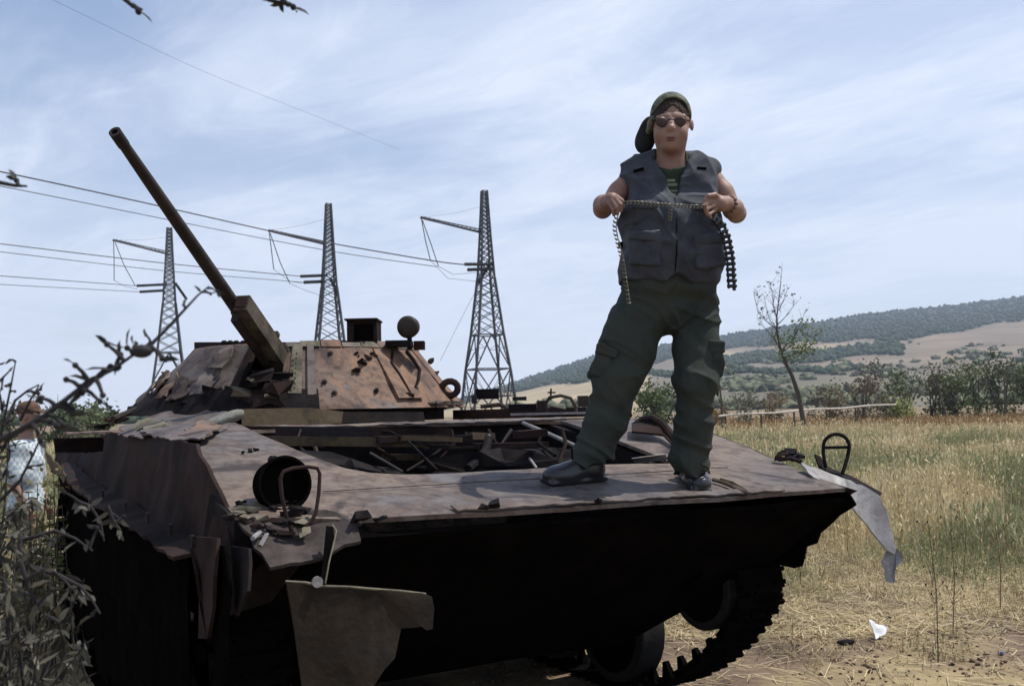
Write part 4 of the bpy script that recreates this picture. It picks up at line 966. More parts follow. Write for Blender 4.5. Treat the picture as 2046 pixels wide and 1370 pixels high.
# searchlight on a post
q1 = at(818, 653, 6.72); a2 = arr(-.25, -.93, -.1); a2 /= np.linalg.norm(a2)
s = MB(); s.lathe(q1 - a2 * .07, a2, [(0, .02), (.01, .045), (.05, .068), (.09, .076), (.105, .076), (.115, .070), (.125, .05), (.13, .02)], 24); so = s.build('searchlight', M_GUN, TUR)
s = MB(); s.tube([q1 - hZ * .06, q1 - hZ * .15], [.016, .020], 10); s.build('searchlight_post', M_DARK, so)
s = MB(); s.sphere(at(798, 648, 6.70), (.014, .01, .014), 7, 5); s.build('lamp_bolt', M_DARK, so)
# bolts and brackets on the right turret face
def face_pt(px, py, out=0.0):
    d = ray(px, py); lo_, hi_ = 4.5, 9.0
    for t in np.linspace(lo_, hi_, 900):
        q = cO + d * t / d[1]
        z = min(max(q[2], ZB), ZT); r = RB + (RT - RB) * (z - ZB) / (ZT - ZB)
        if math.hypot(q[0] - TC[0], q[1] - TC[1]) <= r + out: return q
    return cO + d * 6.3 / d[1]
for px, py, r in [(660, 706, .022), (648, 763, .022), (668, 785, .022), (752, 780, .02), (780, 706, .018), (830, 778, .03), (815, 790, .04), (872, 745, .018), (880, 770, .018), (862, 720, .02)]:
    q = face_pt(px, py); a = math.atan2(q[1] - TC[1], q[0] - TC[0]); nn = arr(math.cos(a), math.sin(a), .6); nn /= np.linalg.norm(nn)
    s = MB(); s.lathe(q - nn * .02, nn, [(0, r * .85), (.026, r * .85), (.028, r * .5), (.042, r * .4)], 8); s.build('turret_bolt', M_FENDER, TUR)
for px, py, r in [(722, 722, .045), (712, 738, .035), (735, 712, .03), (745, 706, .03), (712, 706, .02), (818, 788, .04)]:
    s = MB(); s.shard(face_pt(px, py, .01), r * .8, rd); s.shard(face_pt(px + 5, py + 4, .01), r * .5, rd); s.build('torn_bracket', M_SIDE, TUR, smooth=None)
for pp in [[(785, 700), (782, 725), (798, 748), (812, 772), (822, 790)], [(812, 700), (826, 718), (839, 738), (836, 760), (829, 775)]]:
    s = MB(); s.tube([face_pt(a, b_, .018) for a, b_ in pp], .0105, 7); s.build('cable', M_SIDE, TUR)
shell('hatch_outline', ga + .82, ga + 1.02, ZB + .06, ZT - .02, M_RUST, out=.016, dent=.008, seed=21)
# lifting lug at the right
q = at(899, 776, 6.9)
s = MB(); s.tube([q + arr(.055 * math.cos(t), .01 * math.sin(t), .05 * math.sin(t)) for t in np.linspace(0, 6.3, 15)], .024, 7); s.build('lifting_lug', M_SIDE, TUR)
for k, px in enumerate((862, 880, 895, 910, 922)):
    s = MB(); s.shard(at(px, 806, 6.6), .04, rd); s.build('scrap_lump', M_GLACIS, TUR, smooth=None)
# fittings on the right part of the deck
def dbox(name, px0, px1, py0, py1, Y, dy, m, par=VEH):
    A, Bq = at(px0, py1, Y), at(px1, py0, Y); c = (A + Bq) / 2 + arr(0, dy, 0); s = MB(); s.box(c, arr(abs(Bq[0] - A[0]) / 2, 0, 0), arr(0, dy, 0), hZ * abs(Bq[2] - A[2]) / 2); return s.build(name, m, par, smooth=None)
dbox('vision_block', 950, 996, 776, 797, 7.6, .1, M_DARK)
dbox('vision_block', 942, 952, 790, 806, 7.5, .05, M_GUN)
dbox('vision_block', 1024, 1052, 792, 800, 7.4, .06, M_SIDE)
dbox('vision_block', 1016, 1072, 806, 822, 6.6, .08, M_DARK)
dbox('vision_block', 1074, 1092, 800, 832, 6.5, .06, M_SIDE)
dbox('vision_block', 1156, 1176, 790, 812, 6.6, .06, M_GUN)
dbox('deck_ledge', 905, 1220, 812, 838, 7.2, .3, M_SIDE)
dbox('deck_ledge', 1020, 1190, 822, 830, 6.4, .05, M_STEEL)
dbox('deck_ledge', 1000, 1190, 834, 841, 6.1, .04, M_RUST)
s = MB(); s.tube([at(1092, 828, 6.5), at(1090, 806, 6.5), at(1098, 794, 6.5), at(1120, 790, 6.5), at(1140, 795, 6.5), at(1150, 812, 6.5), at(1152, 828, 6.5)], .011, 8); s.build('grab_handle', M_GUN, VEH)
s = MB(); s.tube([at(1090, 830, 6.5), at(1152, 826, 6.5)], .012, 8); s.tube([at(1100, 812, 6.55), at(1130, 818, 6.55)], .014, 6); s.build('hinge_bar', M_GUN, VEH)
s = MB(); s.tube([at(1100, 800, 6.8), at(1101, 776, 6.8)], .007, 6); s.tube([at(1094, 784, 6.8), at(1110, 784, 6.8)], .006, 5); s.build('rod', M_GUN, VEH)
s = MB(); s.tube([at(960, 812, 7.0), at(1000, 808, 7.0), at(1020, 818, 6.8)], .016, 6); s.build('pipe', M_GUN, VEH)

# stone on the sponson
s = MB(); s.sphere(at(446, 840, 5.25), (.13, .09, .04), 18, 12, R=np.array([[.94, -.34, 0], [.34, .94, 0], [0, 0, 1]]) @ np.array([[.93, 0, -.37], [0, 1, 0], [.37, 0, .93]]).T.T, jit=.25)
o = s.build('stone', mat('grey_stone', [(0.13, 0.13, 0.11), (0.21, 0.21, 0.18)], 14, 6, .85, .4, 60, .4, fcol=(.09, .09, .08)), None, at(446, 850, 5.25), 180)
tag(o, 'smooth oval grey stone lying on the hull left of the turret', 'stone')

# ------------------------------------------------------------------ people: smooth-blended volumes turned into one skin
class Vol:
    def __init__(s, lo, hi, d):
        s.lo = np.asarray(lo, np.float32); s.d = d
        s.n = np.ceil((np.asarray(hi) - s.lo) / d).astype(int) + 1
        s.val = np.full(s.n, 0.25, np.float32)
        s.ax = [s.lo[i] + d * np.arange(s.n[i], dtype=np.float32) for i in range(3)]
    def sl(s, lo, hi):
        a = np.clip(np.floor((np.asarray(lo) - s.lo) / s.d).astype(int), 0, s.n); b = np.clip(np.ceil((np.asarray(hi) - s.lo) / s.d).astype(int) + 1, 0, s.n)
        return tuple(slice(a[i], b[i]) for i in range(3))
    def grid(s, sl): return s.ax[0][sl[0]][:, None, None], s.ax[1][sl[1]][None, :, None], s.ax[2][sl[2]][None, None, :]
    def op(s, sl, f, k, mode):
        v = s.val[sl]
        if mode == 'add':
            hh = np.maximum(k - np.abs(v - f), 0) / k if k > 0 else 0
            s.val[sl] = np.minimum(v, f) - hh * hh * k * .25
        else:
            hh = np.maximum(k - np.abs(v + f), 0) / k if k > 0 else 0
            s.val[sl] = np.maximum(v, -f) + hh * hh * k * .25
    def cap(s, a, b, ra, rb, k=.03, mode='add'):
        a, b = np.asarray(a, float), np.asarray(b, float); mg = max(ra, rb) + k + 4 * s.d
        sl = s.sl(np.minimum(a, b) - mg, np.maximum(a, b) + mg); X, Y, Z = s.grid(sl); ab = b - a; L2 = max(ab @ ab, 1e-9)
        t = np.clip(((X - a[0]) * ab[0] + (Y - a[1]) * ab[1] + (Z - a[2]) * ab[2]) / L2, 0, 1)
        f = np.sqrt((X - a[0] - t * ab[0]) ** 2 + (Y - a[1] - t * ab[1]) ** 2 + (Z - a[2] - t * ab[2]) ** 2) - (ra + (rb - ra) * t)
        s.op(sl, f.astype(np.float32), k, mode)
    def chain(s, P, R, k=.03):
        for i in range(len(P) - 1): s.cap(P[i], P[i + 1], R[i], R[i + 1], k)
    def ell(s, c, r, R=None, k=.03, mode='add'):
        c = np.asarray(c, float); r = np.asarray(r, float) * np.ones(3); mg = r.max() + k + 4 * s.d; sl = s.sl(c - mg, c + mg); X, Y, Z = s.grid(sl)
        X, Y, Z = X - c[0], Y - c[1], Z - c[2]
        if R is not None: X, Y, Z = [R[0, i] * X + R[1, i] * Y + R[2, i] * Z for i in range(3)]
        k0 = np.sqrt((X / r[0]) ** 2 + (Y / r[1]) ** 2 + (Z / r[2]) ** 2); k1 = np.sqrt((X / r[0] ** 2) ** 2 + (Y / r[1] ** 2) ** 2 + (Z / r[2] ** 2) ** 2)
        s.op(sl, (k0 * (k0 - 1) / np.maximum(k1, 1e-6)).astype(np.float32), k, mode)
    def box(s, c, hs, rd_=.02, R=None, k=.03, mode='add'):
        c = np.asarray(c, float); hs = np.asarray(hs, float); mg = np.linalg.norm(hs) + k + 4 * s.d; sl = s.sl(c - mg, c + mg); X, Y, Z = s.grid(sl)
        X, Y, Z = X - c[0], Y - c[1], Z - c[2]
        if R is not None: X, Y, Z = [R[0, i] * X + R[1, i] * Y + R[2, i] * Z for i in range(3)]
        qx, qy, qz = np.abs(X) - hs[0] + rd_, np.abs(Y) - hs[1] + rd_, np.abs(Z) - hs[2] + rd_
        f = np.sqrt(np.maximum(qx, 0) ** 2 + np.maximum(qy, 0) ** 2 + np.maximum(qz, 0) ** 2) + np.minimum(np.maximum(np.maximum(qx, qy), qz), 0) - rd_
        s.op(sl, f.astype(np.float32), k, mode)
    def cut(s, fn, k=.008, lo=None, hi=None):
        sl = s.sl(lo if lo is not None else s.lo, hi if hi is not None else s.lo + s.n * s.d); X, Y, Z = s.grid(sl); s.op(sl, (fn(X, Y, Z) + 0 * s.val[sl]).astype(np.float32), k, 'sub')
    def warp(s, fn):
        i = np.nonzero(np.abs(s.val) < .05); s.val[i] += fn(s.ax[0][i[0]], s.ax[1][i[1]], s.ax[2][i[2]]).astype(np.float32)   # only near the surface
    def front_y(s, x, z):
        i, k = int(round((x - s.lo[0]) / s.d)), int(round((z - s.lo[2]) / s.d)); col = s.val[i, :, k]; j = np.nonzero(col < 0)[0]
        return float(s.ax[1][j[0]]) if len(j) else None
    def mesh(s, name, org):
        v = s.val; ins = v < 0; n = s.n
        c = [v[a:n[0] - 1 + a, b:n[1] - 1 + b, e:n[2] - 1 + e] for a in (0, 1) for b in (0, 1) for e in (0, 1)]
        cnt = np.zeros(n - 1, np.int8)
        for q in c: cnt += (q < 0)
        I, J, K = np.nonzero((cnt > 0) & (cnt < 8))
        cv = np.stack([q[I, J, K] for q in c], -1); offs = np.array([(a, b, e) for a in (0, 1) for b in (0, 1) for e in (0, 1)], float)
        acc = np.zeros((len(I), 3)); w = np.zeros(len(I))
        for p in range(8):
            for q in range(p + 1, 8):
                if np.abs(offs[p] - offs[q]).sum() != 1: continue
                m = (cv[:, p] < 0) != (cv[:, q] < 0); t = np.where(m, cv[:, p] / np.where(m, cv[:, p] - cv[:, q], 1), 0)
                acc += m[:, None] * (offs[p] + (offs[q] - offs[p]) * t[:, None]); w += m
        V = s.lo + (np.stack([I, J, K], -1) + acc / w[:, None]) * s.d - np.asarray(org)
        idx = np.full(n - 1, -1, np.int32); idx[I, J, K] = np.arange(len(I)); quads = []
        for axis in range(3):
            a = [slice(None)] * 3; b = [slice(None)] * 3; a[axis] = slice(0, -1); b[axis] = slice(1, None)
            ed = ins[tuple(a)] != ins[tuple(b)]; E = np.stack(np.nonzero(ed), -1); o1, o2 = (axis + 1) % 3, (axis + 2) % 3
            E = E[(E[:, o1] > 0) & (E[:, o2] > 0) & (E[:, o1] < n[o1] - 1) & (E[:, o2] < n[o2] - 1)]
            def cell(d1, d2):
                q = E.copy(); q[:, o1] -= d1; q[:, o2] -= d2; return idx[q[:, 0], q[:, 1], q[:, 2]]
            Q = np.stack([cell(1, 1), cell(0, 1), cell(0, 0), cell(1, 0)], -1); fl = ins[E[:, 0], E[:, 1], E[:, 2]]
            Q[~fl] = Q[~fl][:, ::-1]; quads.append(Q)
        Q = np.concatenate(quads); Q = Q[(Q >= 0).all(1)]
        return fastmesh(name, V, Q)
def vnoise(X, Y, Z, seed=0):
    """value noise on broadcast grids"""
    X, Y, Z = np.broadcast_arrays(X, Y, Z); x0, y0, z0 = np.floor(X).astype(np.int32), np.floor(Y).astype(np.int32), np.floor(Z).astype(np.int32)
    fx, fy, fz = X - x0, Y - y0, Z - z0; fx, fy, fz = fx * fx * (3 - 2 * fx), fy * fy * (3 - 2 * fy), fz * fz * (3 - 2 * fz)
    T = np.random.default_rng(seed).random((32, 32, 32)).astype(np.float32); r = 0
    for a in (0, 1):
        for b in (0, 1):
            for c in (0, 1): r = r + T[(x0 + a) % 32, (y0 + b) % 32, (z0 + c) % 32] * (fx if a else 1 - fx) * (fy if b else 1 - fy) * (fz if c else 1 - fz)
    return r
def crease(X, Y, Z, fx, fy, fz, seed, p=2.2):
    """irregular thin folds: ridges of a warped noise"""
    w = vnoise(X * fx * .6 + 3, Y * fy * .6, Z * fz * .6, seed + 9) * 1.3
    return (1 - np.abs(2 * vnoise(X * fx + w, Y * fy + w, Z * fz + w, seed) - 1)) ** p
def rotm(ax, deg):
    return np.array(Matrix.Rotation(math.radians(deg), 3, Vector(ax)))
M_SKIN = mat('sunburnt_skin', [(.21, .118, .085), (.28, .165, .12)], 9, 4, .55, .08, 120, .15, fcol=(.22, .10, .07), spec=.4)
M_VEST = mat('charcoal_vest', [(.038, .042, .053), (.062, .067, .080)], 14, 5, .85, .2, 160, .15, fcol=(.04, .042, .05), spec=.25, bdist=.002)
M_SHIRT = mat('green_tshirt', [(.030, .045, .028), (.045, .062, .038)], 20, 4, .9, .15, 160, 0)
M_TROUS = mat('dark_olive_trousers', [(.028, .034, .029), (.038, .045, .038), (.045, .049, .039)], 6, 5, .9, .25, 140, .2, fcol=(.02, .025, .02), spec=.15)
M_SHOE = mat('black_leather', [(.010, .010, .012), (.020, .020, .024)], 12, 4, .32, .12, 90, 0, spec=.5)
M_CAP = mat('camo_cap', [(.035, .045, .028), (.11, .125, .085), (.17, .18, .13)], 22, 3, .9, .2, 160, .2)
M_CAPD = mat('dark_cap_brim', [(.012, .013, .014), (.022, .023, .022)], 20, 3, .9, .1, 120, 0)
M_LENS = mat('brown_lens', [(.045, .024, .018), (.06, .032, .024)], 5, 2, .35, 0, fine=0, spec=.25)
M_LIP = mat('lips', [(.15, .062, .055), (.17, .075, .065)], 30, 2, .5, 0, fine=0)

def standing_man():
    Y0m = 4.46
    def m(px, py, dy=0.0): return at(px, py, Y0m + dy)
    org = arr(*m(1330, 960)[:2], gz(*uv(m(1330, 960))))
    LO, HI = m(1165, 980, -.40), m(1510, 180, .38)
    lo = arr(-.0 + min(LO[0], m(1165, 400, 0)[0]) - .02, Y0m - .42, 1.18); hi = arr(HI[0] + .06, Y0m + .36, 3.10)
    b = Vol(lo, hi, .005)
    # head
    b.ell(m(1340, 243, .035), (.084, .100, .112), k=.02)
    b.ell(m(1340, 271, -.010), (.075, .080, .080), k=.03)
    b.ell(m(1340, 294, -.045), (.034, .030, .024), k=.03)
    for sx_ in (-1, 1):
        b.ell(m(1340 + 20 * sx_, 266, -.045), (.026, .024, .030), k=.02)
        b.ell(m(1340 + 17 * sx_, 243, -.082), (.019, .012, .011), k=.012, mode='sub')
        b.ell(m(1340 + 17 * sx_, 243, -.060), (.013, .013, .011), k=.004)
        b.ell(m(1340 + 42 * sx_, 250, .045), (.009, .019, .027), R=rotm((0, 0, 1), -25 * sx_), k=.012)
        b.cap(m(1340 + 7 * sx_, 232, -.060), m(1340 + 27 * sx_, 234, -.048), .009, .007, .02)
        b.ell(m(1340 + 5 * sx_, 258, -.083), (.010, .010, .008), k=.012)
    b.cap(m(1340, 238, -.064), m(1340, 255, -.088), .009, .014, .014)
    b.cap(m(1340, 256, -.09), m(1340, 257, -.088), .013, .013, .01)
    b.ell(m(1340, 274, -.072), (.026, .016, .010), k=.014)
    b.ell(m(1340, 280, -.068), (.022, .014, .009), k=.012)
    b.box(m(1340, 277, -.094), (.024, .010, .0012), .001, k=.004, mode='sub')
    b.cap(m(1342, 335, .05), m(1341, 285, .025), .068, .060, .03)
    # trunk
    b.ell(m(1338, 400, .085), (.170, .090, .20), k=.06); b.ell(m(1337, 485, .04), (.175, .115, .19), k=.06); b.ell(m(1335, 590, .06), (.16, .10, .12), k=.04)
    b.cap(m(1280, 346, .09), m(1402, 344, .09), .042, .042, .05)
    # legs (inside the trousers)
    b.chain([m(1290, 620, .05), m(1238, 755, -.01), m(1186, 915, .0)], [.085, .06, .042], .04)
    b.chain([m(1382, 620, .05), m(1388, 760, -.01), m(1383, 925, .03)], [.085, .06, .042], .04)
    b.cap(m(1186, 920, 0), G(1140, 962) + arr(0, 0, .04), .038, .026, .02); b.cap(m(1383, 930, .04), G(1390, 962) + arr(0, 0, .045), .038, .026, .02)
    # arms
    b.chain([m(1264, 352, .09), m(1236, 384, .07), m(1205, 419, .035)], [.047, .044, .038], .025)
    b.chain([m(1203, 417, .03), m(1206, 410, -.08), m(1214, 404, -.19)], [.040, .043, .027], .02)
    b.chain([m(1418, 350, .09), m(1445, 386, .07), m(1471, 427, .035)], [.047, .045, .039], .025)
    b.chain([m(1472, 426, .03), m(1465, 418, -.07), m(1450, 407, -.17)], [.041, .044, .028], .02)
    # his right hand (left in the photo): back of the hand up, fingers bent down over the belt
    d0 = -.225
    b.chain([m(1212, 404, -.18), m(1222, 400, d0)], [.030, .033], .018); b.ell(m(1224, 402, d0), (.030, .024, .027), k=.015)
    for (k1, k2, k3, r) in [((1233, 393, -.25), (1243, 401, -.275), (1245, 413, -.265), .0088), ((1229, 396, -.255), (1240, 409, -.285), (1241, 422, -.27), .0092), ((1223, 400, -.255), (1233, 415, -.285), (1234, 428, -.27), .0088), ((1216, 405, -.25), (1225, 419, -.275), (1226, 430, -.262), .0078)]:
        b.chain([m(1221, 400, -.225), m(*k1), m(*k2), m(*k3)], [.011, r * 1.05, r, r * .85], .0025)
    b.chain([m(1216, 408, -.20), m(1230, 413, -.235), m(1241, 408, -.25)], [.014, .0105, .009], .007)
    # his left hand (right in the photo): fist closed on the belt
    b.chain([m(1452, 407, -.16), m(1438, 407, -.20)], [.031, .034], .018); b.ell(m(1434, 408, -.205), (.034, .026, .030), k=.015)
    for (k1, k2, k3, r) in [((1420, 394, -.235), (1408, 399, -.262), (1411, 411, -.262), .0092), ((1421, 403, -.24), (1407, 409, -.268), (1411, 421, -.265), .0096), ((1423, 412, -.238), (1410, 419, -.264), (1414, 430, -.258), .0092), ((1428, 421, -.228), (1417, 428, -.252), (1420, 436, -.245), .0080)]:
        b.chain([m(1433, 407, -.21), m(*k1), m(*k2), m(*k3)], [.012, r * 1.05, r, r * .9], .0025)
    b.chain([m(1440, 398, -.19), m(1428, 390, -.235), m(1414, 391, -.262)], [.015, .0115, .0095], .007)
    me = b.mesh('person', org); body = meshobj('person', me, M_SKIN, None, org, 180)
    tag(body, 'man in dark vest and backwards cap standing on the hull, holding belts of links', 'person')
    def part(vol, name, mt, par=body): return meshobj(name, vol.mesh(name, org), mt, par, org, 180)
    # t-shirt
    t = Vol(lo + arr(0, 0, .55), hi - arr(0, 0, .1), .007)
    t.ell(m(1338, 395, .072), (.165, .095, .19), rotm((1, 0, 0), -15), k=.05); t.ell(m(1337, 480, .025), (.188, .140, .19), k=.08); t.cap(m(1284, 348, .09), m(1400, 346, .09), .046, .046, .04)
    t.cap(m(1342, 334, .05), m(1341, 316, .035), .085, .074, .03)
    t.cut(lambda X, Y, Z: (np.sqrt((X - m(1341, 310)[0]) ** 2 + (Y - (Y0m + .0)) ** 2 * .7) - .064) + np.maximum(0, m(1341, 330)[2] - Z) * 2, .01)
    part(t, 'tshirt', M_SHIRT)
    for k, (y, w_) in enumerate([(362, 9), (371, 13), (386, 12), (394, 8)]):
        q = m(1339, y); yy = t.front_y(q[0], q[2])
        if yy: s = MB(); s.box(arr(q[0], yy - .003, q[2]), (w_ / 448., 0, 0), (0, .003, 0), (0, 0, .006)); s.build('shirt_print', mat('shirt_print', [(.20, .22, .13), (.26, .27, .17)], 30, 3, .9, 0, fine=.2), body, org, None)
    # vest
    v = Vol(lo + arr(0, 0, .5), hi - arr(0, 0, .1), .0055)
    v.box(m(1339, 390, .070), (.197, .120, .168), .075, rotm((1, 0, 0), -15), k=.04); v.box(m(1338, 480, .02), (.205, .165, .17), .10, k=.09); v.box(m(1334, 548, .05), (.220, .155, .078), .07, k=.05)
    v.cap(m(1260, 339, .088), m(1419, 336, .088), .054, .054, .04)
    v.cap(m(1300, 324, .085), m(1378, 323, .085), .036, .036, .04)
    for q, e in ((m(1226, 384, .07), m(1196, 392, .06)), (m(1454, 382, .07), m(1492, 390, .06))): v.cap(q, e, .056, .082, .012, 'sub')
    xc, zt, zv = m(1341, 320)[0], m(1341, 316)[2], m(1341, 398)[2]
    v.cut(lambda X, Y, Z: np.maximum(np.abs(X - xc - .004) - np.clip((Z - zv) / (zt - zv), -.3, 1.6) * .086, (Y - (Y0m + .03))), .012)
    v.cut(lambda X, Y, Z: np.sqrt((X - xc) ** 2 + (Y - (Y0m + .03)) ** 2) - .078 + np.maximum(0, (m(1341, 325)[2] - Z)) * 3, .012)
    zh = m(1335, 566)[2]
    v.cut(lambda X, Y, Z: (Z - zh - .032 * np.exp(-((X - xc) / .05) ** 2) * (Y < Y0m) + .06 * (X - xc)), .006)
    v.warp(lambda X, Y, Z: .011 - .020 * crease(X + .5 * Z, Y, Z, 9, 5, 5.5, 3) - .010 * crease(X - .3 * Z, Y, Z, 6, 5, 15, 5))
    vo = part(v, 'vest', M_VEST)
    def pocket(px0, px1, py0, py1, flap, tilt=0, nm='pocket'):
        c = m((px0 + px1) / 2, (py0 + py1) / 2); yy = v.front_y(c[0], c[2]); w_, h_ = (px1 - px0) / 896., (py1 - py0) / 896.
        R = rotm((0, 1, 0), tilt) @ rotm((1, 0, 0), 4)
        k = Vol(arr(c[0] - w_ - .05, yy - .08, c[2] - h_ - .05), arr(c[0] + w_ + .05, yy + .08, c[2] + h_ + .05), .004)
        k.box(arr(c[0], yy + .006, c[2]), (w_, .020, h_), .014, R, .01)
        k.warp(lambda X, Y, Z: .003 * np.sin(60 * Z + 40 * X) + .002 * np.sin(95 * X - 20 * Z))
        po = part(k, nm, M_VEST, vo)
        f = Vol(arr(c[0] - w_ - .05, yy - .08, c[2] - .02), arr(c[0] + w_ + .05, yy + .08, c[2] + h_ + .06), .004)
        f.box(arr(c[0], yy - .006, c[2] + h_ * .95 - flap / 2), (w_ * 1.06, .020, flap / 2 + .006), .009, R, .01)
        f.warp(lambda X, Y, Z: .003 * np.sin(45 * X + 3))
        meshobj('pocket_flap', f.mesh('pocket_flap', org), M_VEST, vo, org, 180)
    pocket(1250, 1312, 474, 540, .030, 4); pocket(1376, 1434, 480, 545, .030, -5)
    pocket(1256, 1306, 415, 458, .024, 2); pocket(1378, 1428, 418, 460, .024, -3); 
    for (a, b_, c_) in [((1266, 344), (1284, 342), .006), ((1390, 340), (1408, 341), .006)]:
        q, e = m(*a), m(*b_); y1, y2 = v.front_y(q[0], q[2]), v.front_y(e[0], e[2])
        if y1 and y2: s = MB(); s.bar(arr(q[0], y1 - .002, q[2]), arr(e[0], y2 - .002, e[2]), .012, c_ * 2); s.build('vest_tab', M_SOOT_SHADE, vo, org, None)
    pc = [m(1254, 480), m(1282, 476), m(1308, 473)]; s = MB(); s.tube([arr(q[0], (v.front_y(q[0], q[2]) or Y0m - .1) - .024, q[2]) for q in pc], .0055, 6, flat=.5); s.build('lit_pocket_edge', mat('pale_lit_edge', [(.30, .30, .31), (.40, .40, .41)], 30, 3, .6, 0, fine=.2), vo, org)  # pale strip paints the sunlit upper edge of the pocket
    zp = [m(1341 + .4 * math.sin(y), y) for y in range(405, 556, 8)]; s = MB()
    pts = [arr(q[0], (v.front_y(q[0] + .006, q[2]) or Y0m - .1) - .001, q[2]) for q in zp if v.front_y(q[0] + .006, q[2])]
    s.tube(pts, .0035, 6); s.build('zip', M_DARK, vo, org)
    s = MB(); q = zp[1]; s.tube([arr(q[0], pts[0][1] - .006, q[2]), arr(q[0] + .002, pts[0][1] - .008, q[2] - .05)], .004, 6); s.build('zip_pull', M_STEEL, vo, org)
    for px, py in ((1240, 490), (1434, 555)):
        q = m(px, py, .04); s = MB(); s.box(q, (.010, 0, 0), (0, .012, 0), (0, 0, .014)); s.build('side_buckle', M_SOOT_SHADE, vo, org, None)
    # trousers
    w = Vol(lo, arr(hi[0], hi[1], m(1335, 510)[2]), .006)
    w.box(m(1336, 568, .055), (.200, .140, .10), .09, k=.05); w.ell(m(1336, 622, .055), (.185, .132, .105), k=.05)
    w.chain([m(1286, 615, .055), m(1255, 690, .03), m(1234, 755, -.01), m(1211, 840, -.015), m(1184, 905, -.01)], [.116, .118, .104, .088, .082], .03)
    w.chain([m(1386, 615, .055), m(1390, 690, .03), m(1390, 760, -.01), m(1386, 850, .01), m(1381, 912, .03)], [.106, .098, .088, .078, .074], .03)
    w.cap(m(1381, 912, .03), m(1381, 922, .02), .080, .082, .02); w.cap(m(1184, 908, -.01), m(1180, 916, -.015), .086, .088, .02)
    w.ell(m(1390, 752, -.072), (.052, .030, .07), k=.04); w.ell(m(1231, 765, -.085), (.052, .030, .07), k=.04)
    w.cut(lambda X, Y, Z: np.maximum(m(1330, 700)[2] - Z, np.abs(X - (m(1328, 700)[0] + (Z - m(1328, 700)[2]) * -.0)) - .004 + 0 * Y) * -1 * -1 if False else (np.abs(X - m(1328, 690)[0]) * 0 + 1.0), .002)
    for (hx, hy, hh) in ((1184, 925, -.01), (1381, 942, .03)):
        q = m(hx, hy, hh); w.cut(lambda X, Y, Z: np.maximum(Z - q[2] - .25 * (X - q[0]) * (1 if hx < 1200 else 0), np.abs(X - q[0]) - .16), .006, q - .25, q + .25)
    za = m(1300, 930)[2]
    def folds(X, Y, Z):
        t_ = np.clip((Z - za) / .75, 0, 1.3); lowr = np.exp(-(t_ / .22) ** 2); knee = np.exp(-((t_ - .45) / .14) ** 2); hip = np.exp(-((t_ - .95) / .2) ** 2)
        return .008 - (.009 + .016 * lowr + .008 * knee + .005 * hip) * crease(X, Y, Z + .45 * X, 6, 5, 15, 11) - (.010 + .008 * hip) * crease(X, Y, Z - .7 * np.abs(X - m(1330, 700)[0]), 7, 5, 9, 17)
    w.warp(folds)
    to = part(w, 'trousers', M_TROUS)
    for (c, hs, R) in [(m(1203, 728, -.03), (.040, .075, .072), rotm((0, 1, 0), 22)), (m(1427, 722, .01), (.032, .070, .078), rotm((0, 1, 0), 2))]:
        k = Vol(c - .16, c + .16, .005); k.box(c, hs, .022, R, .01); k.warp(lambda X, Y, Z: .005 * np.sin(50 * Z + 30 * Y + 20 * X) + .003 * np.sin(90 * Y + 40 * Z)); po = part(k, 'cargo_pocket', M_TROUS, to)
        f = Vol(c - .18, c + .18, .005); f.box(c + R @ arr(0, 0, .060), (hs[0] + .006, hs[1] + .006, .026), .012, R, .01); f.warp(lambda X, Y, Z: .005 * np.sin(55 * Y + 30 * X) + .003 * np.sin(80 * Z)); meshobj('cargo_flap', f.mesh('cargo_flap', org), M_TROUS, to, org, 180)
    s = MB(); s.tube([m(1419, 745, -.02), m(1436, 760, -.02), m(1434, 790, 0), m(1420, 775, -.04)], .005, 6); s.build('drawstring', M_TROUS, to, org)
    s = MB(); s.tube([m(1400, 925, -.05), m(1414, 932, -.04), m(1418, 945, -.04), m(1408, 938, -.06)], .004, 6); s.build('drawstring', M_TROUS, to, org)
    # shoes, standing on the sloping plate
    def shoe(heel, toe):
        H0, T0 = heel, toe; d = T0 - H0; L = np.linalg.norm(d); d = d / L; n_ = G_N / np.linalg.norm(G_N); n_ = n_ if n_[2] > 0 else -n_; x = np.cross(d, n_)
        R = np.stack([x, d, n_], 1); k = Vol(np.minimum(H0, T0) - .16, np.maximum(H0, T0) + .2, .0045); P = lambda t, s_, z: H0 + d * (t * L) + x * s_ + n_ * z
        k.ell(P(.22, 0, .045), (.046, .075, .058), R, .03); k.ell(P(.70, .004, .037), (.056, .098, .046), R, .03); k.ell(P(.45, 0, .055), (.040, .09, .045), R, .03); k.cap(P(.22, 0, .05), P(.18, 0, .13), .045, .046, .03); k.ell(P(.86, .004, .034), (.043, .045, .034), R, .02)
        k.box(P(.5, .002, .010), (.047, L * .5, .012), .010, R, .012)
        k.cut(lambda X, Y, Z: ((X - H0[0]) * n_[0] + (Y - H0[1]) * n_[1] + (Z - H0[2]) * n_[2]) - .003, .003)
        part(k, 'shoe', M_SHOE)
    shoe(G(1203, 957), G(1090, 968)); shoe(G(1370, 950), G(1404, 986))
    # cap worn backwards
    c = Vol(m(1255, 330, -.15) - arr(0, 0, 0), m(1400, 170, .30), .0045)
    c.ell(m(1340, 232, .045), (.094, .116, .108), k=.01)
    R = rotm((0, 1, 0), 6) @ rotm((1, 0, 0), -24)
    n_ = R @ arr(0, 0, 1); q = m(1340, 236, .03)
    c.cut(lambda X, Y, Z: (X - q[0]) * n_[0] + (Y - q[1]) * n_[1] + (Z - q[2]) * n_[2] + .0, .006)
    c.cut(lambda X, Y, Z: np.sqrt((X - m(1341, 236)[0]) ** 2 + ((Z - m(1341, 240)[2]) * .86) ** 2) - .076 + np.maximum(0, Y - (Y0m - .02)) * 2, .006)
